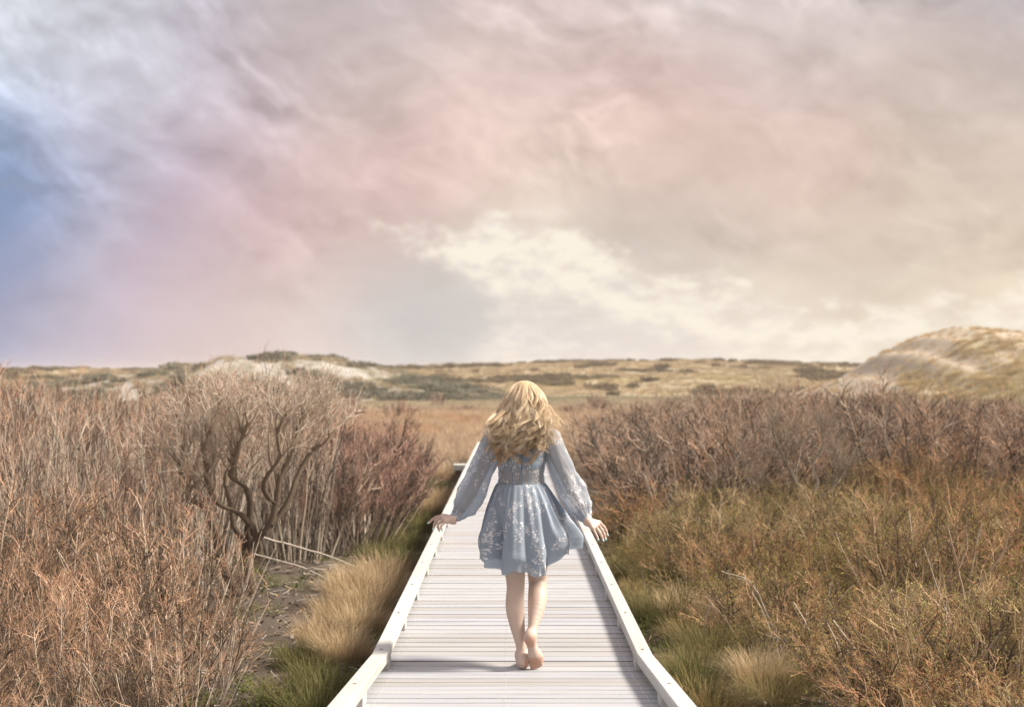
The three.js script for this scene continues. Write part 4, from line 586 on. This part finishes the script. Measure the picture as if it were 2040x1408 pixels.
  for (const sd of ['L', 'R']) for (const c of fingerChains[sd]) { const a = V(...c[c.length - 2]), b = V(...c[c.length - 1]), d = b.clone().sub(a).normalize(), r = c[c.length - 1][3], g = new THREE.SphereGeometry(1, 10, 8); g.scale(r * 0.82, 0.0022, r * 1.25);
    const m = mesh('fingernail', g, nailMat, body), up = V(0, 0.55, 0.85).addScaledVector(d, -V(0, 0.55, 0.85).dot(d)).normalize(); const sx = up.clone().cross(d); m.position.copy(b).addScaledVector(up, r * 0.86).addScaledVector(d, r * 0.45); m.quaternion.setFromRotationMatrix(new THREE.Matrix4().makeBasis(sx, up, d)); }
  { const g = new THREE.TorusGeometry(0.0098, 0.0013, 8, 20), m = mesh('finger_ring', g, std({ color: rgb(0.85, 0.62, 0.5), metalness: 1, roughness: 0.25 }), body), d = V(0.027, -0.034, -0.004).normalize(); m.position.set(0.423, 0.8, -0.016); m.quaternion.setFromUnitVectors(V(0, 0, 1), d); const st = mesh('stone', new THREE.OctahedronGeometry(0.0042), std({ color: rgb(0.9, 0.85, 0.85), roughness: 0.1 }), m); st.position.set(0, 0.011, 0); }

  // --- the dress
  const print = (bg, fl, vein) => { // scattered blossom sprays, white on the cloth
    const S = 1024, c = document.createElement('canvas'); c.width = c.height = S; const g = c.getContext('2d'), r = rng(404); g.fillStyle = bg; g.fillRect(0, 0, S, S);
    const flower = (x, y, q) => { for (const ox of [-S, 0, S]) for (const oy of [-S, 0, S]) { const X = x + ox, Y = y + oy; if (X < -40 || X > S + 40 || Y < -40 || Y > S + 40) continue; g.fillStyle = fl; const a0 = x * 0.37 + y; for (let p = 0; p < 5; p++) { const a = a0 + p * 1.2566; g.beginPath(); g.ellipse(X + Math.cos(a) * q * 0.62, Y + Math.sin(a) * q * 0.62, q * 0.52, q * 0.36, a, 0, 6.2832); g.fill(); } } };
    for (let k = 0; k < 26; k++) {
      let x = r() * S, y = r() * S, a = -1.57 + (r() - 0.5) * 1.6; const n = 7 + Math.floor(r() * 6);
      for (let j = 0; j < n; j++) { const nx = x + Math.cos(a) * 24, ny = y + Math.sin(a) * 24; g.strokeStyle = vein; g.lineWidth = 3; for (const ox of [-S, 0, S]) for (const oy of [-S, 0, S]) { g.beginPath(); g.moveTo(x + ox, y + oy); g.lineTo(nx + ox, ny + oy); g.stroke(); }
        const cnt = 1 + Math.floor(r() * 3.2); for (let m = 0; m < cnt; m++) { const b = a + (r() < 0.5 ? -1 : 1) * (0.5 + r()), l = 8 + 30 * r(); flower(((nx + Math.cos(b) * l) % S + S) % S, ((ny + Math.sin(b) * l) % S + S) % S, 4.5 + 6 * r()); }
        x = (nx + S) % S; y = (ny + S) % S; a += (r() - 0.5) * 0.7; }
    }
    const t = new THREE.CanvasTexture(c); t.wrapS = t.wrapT = THREE.RepeatWrapping; t.anisotropy = 4; return t;
  };
  const TILE = 0.42;
  const clothColor = print('rgb(170,185,202)', 'rgb(224,224,230)', 'rgb(184,194,208)'); clothColor.colorSpace = THREE.SRGBColorSpace;
  const sheerColor = print('rgb(202,212,224)', 'rgb(226,226,230)', 'rgb(200,208,218)'); sheerColor.colorSpace = THREE.SRGBColorSpace;
  const sheerMask = print('rgb(255,255,255)', 'rgb(30,30,30)', 'rgb(150,150,150)');
  const weave = dataTex(256, 256, (u, v) => { const k = 0.5 + 0.35 * tileNoise(u, v, 8, 30, 5) + 0.2 * tileNoise(u, v, 30, 6, 2); return [k, k, k]; });
  const skirtMat = new THREE.MeshPhysicalMaterial({ map: clothColor, roughness: 0.85, transmission: 0.42, transmissionMap: sheerMask, thickness: 0, side: THREE.DoubleSide, bumpMap: weave, bumpScale: 0.0015, specularIntensity: 0.4 });
  const sheerMat = new THREE.MeshPhysicalMaterial({ map: sheerColor, roughness: 0.62, transmission: 0.74, transmissionMap: sheerMask, thickness: 0, side: THREE.DoubleSide, specularIntensity: 0.35 });
  const liningMat = std({ color: rgb(0.33, 0.40, 0.49), roughness: 0.8, side: THREE.DoubleSide, bumpMap: weave, bumpScale: 0.001 }), seamMat = std({ color: rgb(0.10, 0.24, 0.36), roughness: 0.6 });
  // a surface over u (round) and v (along), with uv in metres
  function sheet(nu, nv, fn, closed = true) {
    const p = [], uv = [], ix = [];
    for (let j = 0; j <= nv; j++) for (let i = 0; i <= nu; i++) { const q = fn(i / nu, j / nv); p.push(q.x, q.y, q.z); uv.push(q.s ?? 0, q.t ?? 0); }
    for (let j = 0; j < nv; j++) for (let i = 0; i < nu; i++) { const a = j * (nu + 1) + i, b = a + 1, c = a + nu + 1, d = c + 1; ix.push(a, c, b, b, c, d); }
    const g = geom(p, ix, null, null, uv);
    if (closed) { const n = g.attributes.normal; for (let j = 0; j <= nv; j++) { const a = j * (nu + 1), b = a + nu, v = V(n.getX(a) + n.getX(b), n.getY(a) + n.getY(b), n.getZ(a) + n.getZ(b)).normalize(); n.setXYZ(a, v.x, v.y, v.z); n.setXYZ(b, v.x, v.y, v.z); } }
    return g;
  }
  // bodice: follows the torso a little off the skin; found by marching out from its axis
  const rayOut = (y, a, cx, cz, off) => { const dx = Math.cos(a), dz = Math.sin(a); let lo = 0, hi = 0.3; for (let k = 0; k < 26; k++) { const m = (lo + hi) / 2; if (torso(cx + dx * m, y, cz + dz * m) < off) lo = m; else hi = m; } return lo; };
  const bodiceGeo = (y0, y1, off, nv, wr) => sheet(96, nv, (u, v) => { const a = u * 6.28319, y = lerp(y0, y1, v), sho = y - 0.0, rr = rayOut(y, a, -0.015, -0.125, off) + wr * fbm(a * 3 + 5, y * 26, 3) + 0.003 * Math.sin(y * 120 + a * 3) * wr * 100; return { x: -0.015 + Math.cos(a) * rr, y: sho, z: -0.125 + Math.sin(a) * rr, s: a * 0.135 / TILE, t: y / TILE }; });
  const dress = mesh('dress', bodiceGeo(1.365, 1.015, 0.009, 44, 0.004), sheerMat, who);
  mesh('bandeau', bodiceGeo(1.225, 1.125, 0.0045, 14, 0.001), liningMat, dress);
  // skirt
  const hemDip = (a) => { const back = Math.sin(a); return 0.61 + 0.03 * smooth(0.3, 1, Math.cos(a)) - 0.075 * Math.pow(Math.max(0, back), 3) + 0.025 * Math.sin(a * 2 + 0.6) + 0.02 * Math.cos(3 * a + 1); };
  const folds = (a, v, amp) => amp * (0.62 * Math.cos(6 * a + 0.9 + 1.1 * v) + 0.5 * Math.cos(9 * a + 2.1 - 0.9 * v) + 0.3 * Math.cos(14 * a + 2 * v) + 0.9 * Math.cos(27 * a + 1 + Math.sin(3 * a)) * (1 - v) * (1 - v) + 0.4 * fbm(a * 2.2 + 9, v * 2.2, 2));
  const skirtAt = (a, v, shrink, hemUp) => {
    const y0 = 1.035, y1 = hemDip(a) + hemUp, y = lerp(y0, y1, v), grow = smooth(0, 0.75, v), cx = lerp(-0.018, 0.008, v);
    const bub = Math.sin(Math.min(1, v * 1.02) * 2.55), rx = (0.132 + 0.116 * Math.pow(v, 0.72) + 0.012 * bub) * shrink, rz = (0.098 + 0.088 * Math.pow(v, 0.6) + 0.028 * bub) * shrink;
    const side = Math.abs(Math.cos(a)), quiet = 1 - 0.55 * smooth(0.75, 0.98, Math.sin(a)) * smooth(0.95, 0.5, v);     // the seat lies smoother than the sides
    const f = 1 + folds(a, v, (0.035 + 0.2 * grow) * quiet) * (0.75 + 0.35 * side) + 0.05 * smooth(0.82, 1, v) * Math.sin(25 * a + 2 * Math.sin(5 * a)) - 0.14 * smooth(0.8, 1.0, v) * (0.5 + 0.5 * Math.cos(6 * a + 2.2));
    const flare = 1 + 0.1 * smooth(0.3, 1, v) * smooth(0.1, 0.9, Math.cos(a)); let px = Math.cos(a) * rx * f * flare, pz = Math.sin(a) * rz * f; for (let k = 0; k < 14 && v < 0.9 && upperAll(cx + px, y, -0.12 + pz) < (shrink < 1 ? 0.006 : 0.013); k++) { px *= 1.025; pz *= 1.025; }
    return { x: cx + px, y: y + 0.005 * smooth(0.8, 1, v) * Math.sin(21 * a + 1) + 0.02 * smooth(0.7, 1, v) * Math.cos(6 * a + 2.2), z: -0.12 + pz, s: a * 0.2 / TILE, t: -v * 0.5 / TILE };
  };
  mesh('skirt', sheet(420, 56, (u, v) => skirtAt(u * 6.28319, v, 1, 0)), skirtMat, dress);
  mesh('skirt_lining', sheet(240, 36, (u, v) => skirtAt(u * 6.28319 + 0.1, v * 0.97, 0.93, 0.04)), liningMat, dress);
  // waist seam, zip, dart seams
  { const T = new Twigs(6), ring = []; for (let k = 0; k <= 64; k++) { const a = k / 64 * 6.28319; ring.push(V(-0.016 + Math.cos(a) * (rayOut(1.03, a, -0.015, -0.125, 0.012)), 1.03, -0.125 + Math.sin(a) * rayOut(1.03, a, -0.015, -0.125, 0.012))); } for (let k = 0; k < 64; k += 4) T.tube(ring.slice(k, k + 5), 0.0026, 0.0026, [1, 1, 1], [1, 1, 1]); mesh('waist_seam', T.build(), std({ color: rgb(0.3, 0.41, 0.53), roughness: 0.8 }), dress);
    const seam = (name, a0, a1, y0, y1, w) => { const S = new Twigs(6), pts = []; for (let k = 0; k <= 14; k++) { const t = k / 14, a = lerp(a0, a1, t), y = lerp(y0, y1, t), rr = rayOut(y, a, -0.015, -0.125, 0.0125); pts.push(V(-0.015 + Math.cos(a) * rr, y, -0.125 + Math.sin(a) * rr)); } S.tube(pts, w, w, [1, 1, 1], [1, 1, 1]); mesh(name, S.build(), seamMat, dress); };
    seam('zip', 1.5708, 1.5708, 1.3, 1.02, 0.0028); seam('dart_seam', 1.0, 1.08, 1.22, 1.035, 0.0013); seam('dart_seam', 2.14, 2.06, 1.22, 1.035, 0.0013); }
  // sleeves: full, gathered into a cuff
  function sleeve(path, radii, squash, droop, seed, cuffAt) {
    const cv = new THREE.CatmullRomCurve3(path.map((p) => V(...p))), N = 60, pts = cv.getSpacedPoints(N), tans = []; for (let k = 0; k <= N; k++) tans.push(cv.getTangentAt(k / N));
    const rad = (t) => profile(radii, t);
    const g = sheet(88, N, (u, v) => { const k = Math.round(v * N), p = pts[k], d = tans[k], a = u * 6.28319, ax = V(0, 0, 1).addScaledVector(d, -d.z).normalize(), ay = d.clone().cross(ax), r = rad(v), loose = smooth(0.06, 0.035, Math.abs(v - 0.62) * 0.1) * smooth(0.1, 0.5, v);
      const w = 1 + loose * (0.13 * Math.sin(3 * a + seed + 5 * v) + 0.1 * Math.sin(5 * a - seed * 2 + 3 * v) + 0.16 * fbm(a * 1.1 + seed, v * 5, 3)) + 0.13 * smooth(0.8, 0.95, v) * Math.sin(15 * a + seed) + 0.05 * smooth(0.2, 0, v) * Math.sin(11 * a);
      const q = p.clone().addScaledVector(ax, Math.cos(a) * r * w * squash).addScaledVector(ay, Math.sin(a) * r * w); q.y -= droop * r * loose; return { x: q.x, y: q.y, z: q.z, s: a * 0.075 / TILE + seed * 0.3, t: v * 0.62 / TILE + seed * 0.17 }; });
    const m = mesh('sleeve', g, sheerMat, dress), e = pts[N], d = tans[N];
    const ax = V(0, 0, 1).addScaledVector(d, -d.z).normalize(), ay = d.clone().cross(ax);
    const cg = sheet(56, 10, (u, v) => { const a = u * 6.28319, r = cuffAt * (1 + 0.09 * Math.sin(v * 3.1416) + 0.05 * Math.sin(19 * a)), q = e.clone().addScaledVector(d, lerp(-0.006, 0.014, v)).addScaledVector(ax, Math.cos(a) * r).addScaledVector(ay, Math.sin(a) * r); return { x: q.x, y: q.y, z: q.z, s: a * 0.03 / TILE, t: v * 0.03 / TILE }; });
    mesh('cuff', cg, liningMat, m);
  }
  sleeve([[-0.118, 1.345, -0.12], [-0.168, 1.29, -0.12], [-0.22, 1.175, -0.11], [-0.272, 1.055, -0.09], [-0.325, 0.955, -0.06], [-0.39, 0.857, -0.018]], [[0, 0.052], [0.08, 0.068], [0.25, 0.069], [0.45, 0.069], [0.68, 0.077], [0.84, 0.069], [0.94, 0.041], [1, 0.029]], 0.92, 0.3, 1.3, 0.0285);
  sleeve([[0.1, 1.355, -0.12], [0.148, 1.3, -0.12], [0.192, 1.19, -0.115], [0.242, 1.07, -0.1], [0.29, 0.965, -0.072], [0.348, 0.848, -0.026]], [[0, 0.05], [0.08, 0.06], [0.25, 0.06], [0.45, 0.063], [0.68, 0.072], [0.84, 0.066], [0.94, 0.041], [1, 0.029]], 0.92, 0.25, 2.7, 0.0285);

  // --- the hair: long, blond, wavy, blown a little to the left
  {
    const r = rng(909), locks = new Twigs(5), fine = new Twigs(3), C = V(0, 1.515, -0.14);
    const blond = [[0.92, 0.81, 0.63], [0.89, 0.75, 0.55], [0.95, 0.88, 0.75], [0.82, 0.65, 0.44], [0.90, 0.78, 0.57]], brown = [[0.56, 0.41, 0.26], [0.66, 0.50, 0.33], [0.76, 0.60, 0.42]];
    const e = V(0.076, 0.1, 0.096);
    function lock(kind) {                                 // 0 upper, 1 under and long, 2 flyaway
      const phi = 1.5708 + (r() - 0.5) * (kind === 2 ? 6.0 : 4.3), th0 = kind === 1 ? 0.9 + 0.5 * r() : 0.04 + 1.0 * r(), puff = kind === 1 ? 1.05 + 0.1 * r() : 1.08 + 0.22 * r(), back = Math.sin(phi), side = Math.cos(phi);
      const reach = clamp(0.3 + 0.75 * back, 0.15, 1), end = kind === 1 ? 1.15 + 0.13 * r() : lerp(1.38, 1.2, Math.pow(r(), 0.7) * reach);
      const ph = r() * 6.28, ph2 = r() * 6.28, fr = 28 + 20 * r(), amp = 0.006 + 0.014 * r(), blow = kind === 2 ? (side > 0 ? 0.16 : -0.12) * r() : -0.035 - 0.06 * r() + (side > 0.5 && r() < 0.4 ? 0.15 * r() : 0);
      const N = 24, spine = []; let q = C.clone();
      for (let k = 0; k <= N; k++) {
        const t = k / N; let x, y, z;
        if (t < 0.42) { const th = lerp(th0, 1.7, t / 0.42), pf = lerp(1.05, puff, smooth(0, 0.3, t)); x = C.x + side * Math.sin(th) * e.x * pf * (1 + 0.2 * smooth(0.1, 0.42, t)); y = C.y + Math.cos(th) * e.y * (pf * 0.5 + 0.55); z = C.z + back * Math.sin(th) * e.z * pf; q = V(x, y, z); }
        else { const s = (t - 0.42) / 0.58; y = lerp(q.y, end, s); x = q.x * lerp(1, 1.12, Math.sin(s * 2.4)) * lerp(1, 0.86, s * s) + blow * Math.pow(s, 1.5) - 0.01 * s; const bz = -0.022 + 0.11 * (puff - 1); z = lerp(q.z, Math.max(q.z * 0.6, bz), smooth(0, 0.8, s) * (back > -0.2 ? 1 : 0.3)); }
        spine.push([t, V(x, y, z)]);
      }
      const pal = kind === 1 || (end < 1.25 && r() < 0.3) ? brown : blond, c0 = vary((kind === 1 ? brown : blond)[Math.floor(r() * (kind === 1 ? 3 : 5))], r, 0.22), c1 = vary(pal[Math.floor(r() * pal.length)], r, 0.22);
      const wave = (ox, oz, dp, k2) => spine.map(([t, p]) => { const wv = amp * smooth(0.12, 0.6, t) * (0.8 + 1.1 * t) * k2, w = fr * (p.y - 1.6) + dp, s = 1 - 0.45 * smooth(0.55, 1, t); return V(p.x + ox * s + wv * Math.sin(w + ph), p.y + wv * 0.4 * Math.sin(w * 0.7 + ph2), p.z + oz * s + wv * Math.cos(w * 0.9 + ph2)); });
      const wide = kind === 2 ? 0.002 : 0.0026 + 0.0024 * r();
      if (kind !== 2) { locks.tube(wave(0, 0, 0, 1), wide, 0.0012, c0, c1, 5, 2.2); locks.tube(wave(wide * 1.3, 0.002, 0.25, 1.05), wide * 0.7, 0.001, vary(c0, r, 0.2), c1, 5, 2); }
      for (let k = 0; k < (kind === 2 ? 6 : 20); k++) { const a = r() * 6.28, q2 = wide * (0.8 + 1.7 * r() * r()), h0 = vary(c0, r, 0.35); fine.tube(wave(Math.cos(a) * q2, Math.sin(a) * q2, (r() - 0.5) * 1.3, 0.7 + 0.7 * r()), 0.0011, 0.0005, h0, vary(c1, r, 0.3), 3); }
    }
    for (let k = 0; k < 44; k++) lock(1);
    for (let k = 0; k < 290; k++) lock(0);
    for (let k = 0; k < 150; k++) lock(2);
    // close cap under the locks
    const cap = skinOver(join([ball(0, 1.525, -0.128, 0.09, 0.098, 0.1), ball(-0.004, 1.44, -0.105, 0.088, 0.1, 0.068), ball(-0.012, 1.36, -0.062, 0.07, 0.075, 0.035)], 0.05), [-0.16, 1.2, -0.27], [0.16, 1.66, 0.08], 0.008);
    // keep the face free
    const keep = []; for (let k = 0; k < cap.idx.length; k += 3) { const zz = (cap.pos[cap.idx[k] * 3 + 2] + cap.pos[cap.idx[k + 1] * 3 + 2] + cap.pos[cap.idx[k + 2] * 3 + 2]) / 3, yy = cap.pos[cap.idx[k] * 3 + 1]; if (zz > -0.185 || yy > 1.565) keep.push(cap.idx[k], cap.idx[k + 1], cap.idx[k + 2]); }
    const hairMat = new THREE.MeshPhysicalMaterial({ vertexColors: true, color: rgb(0.88, 0.85, 0.82), roughness: 0.42, sheen: 0.5, sheenColor: rgb(1, 0.93, 0.8), sheenRoughness: 0.4 });
    const hair = mesh('hair', geom(cap.pos, keep, null, cap.nor), std({ color: rgb(0.44, 0.32, 0.19), roughness: 0.7, side: THREE.DoubleSide }), who);
    mesh('locks', locks.build(), hairMat, hair); mesh('loose_strands', fine.build(), hairMat, hair);
  }
}
renderer.render(scene, camera);
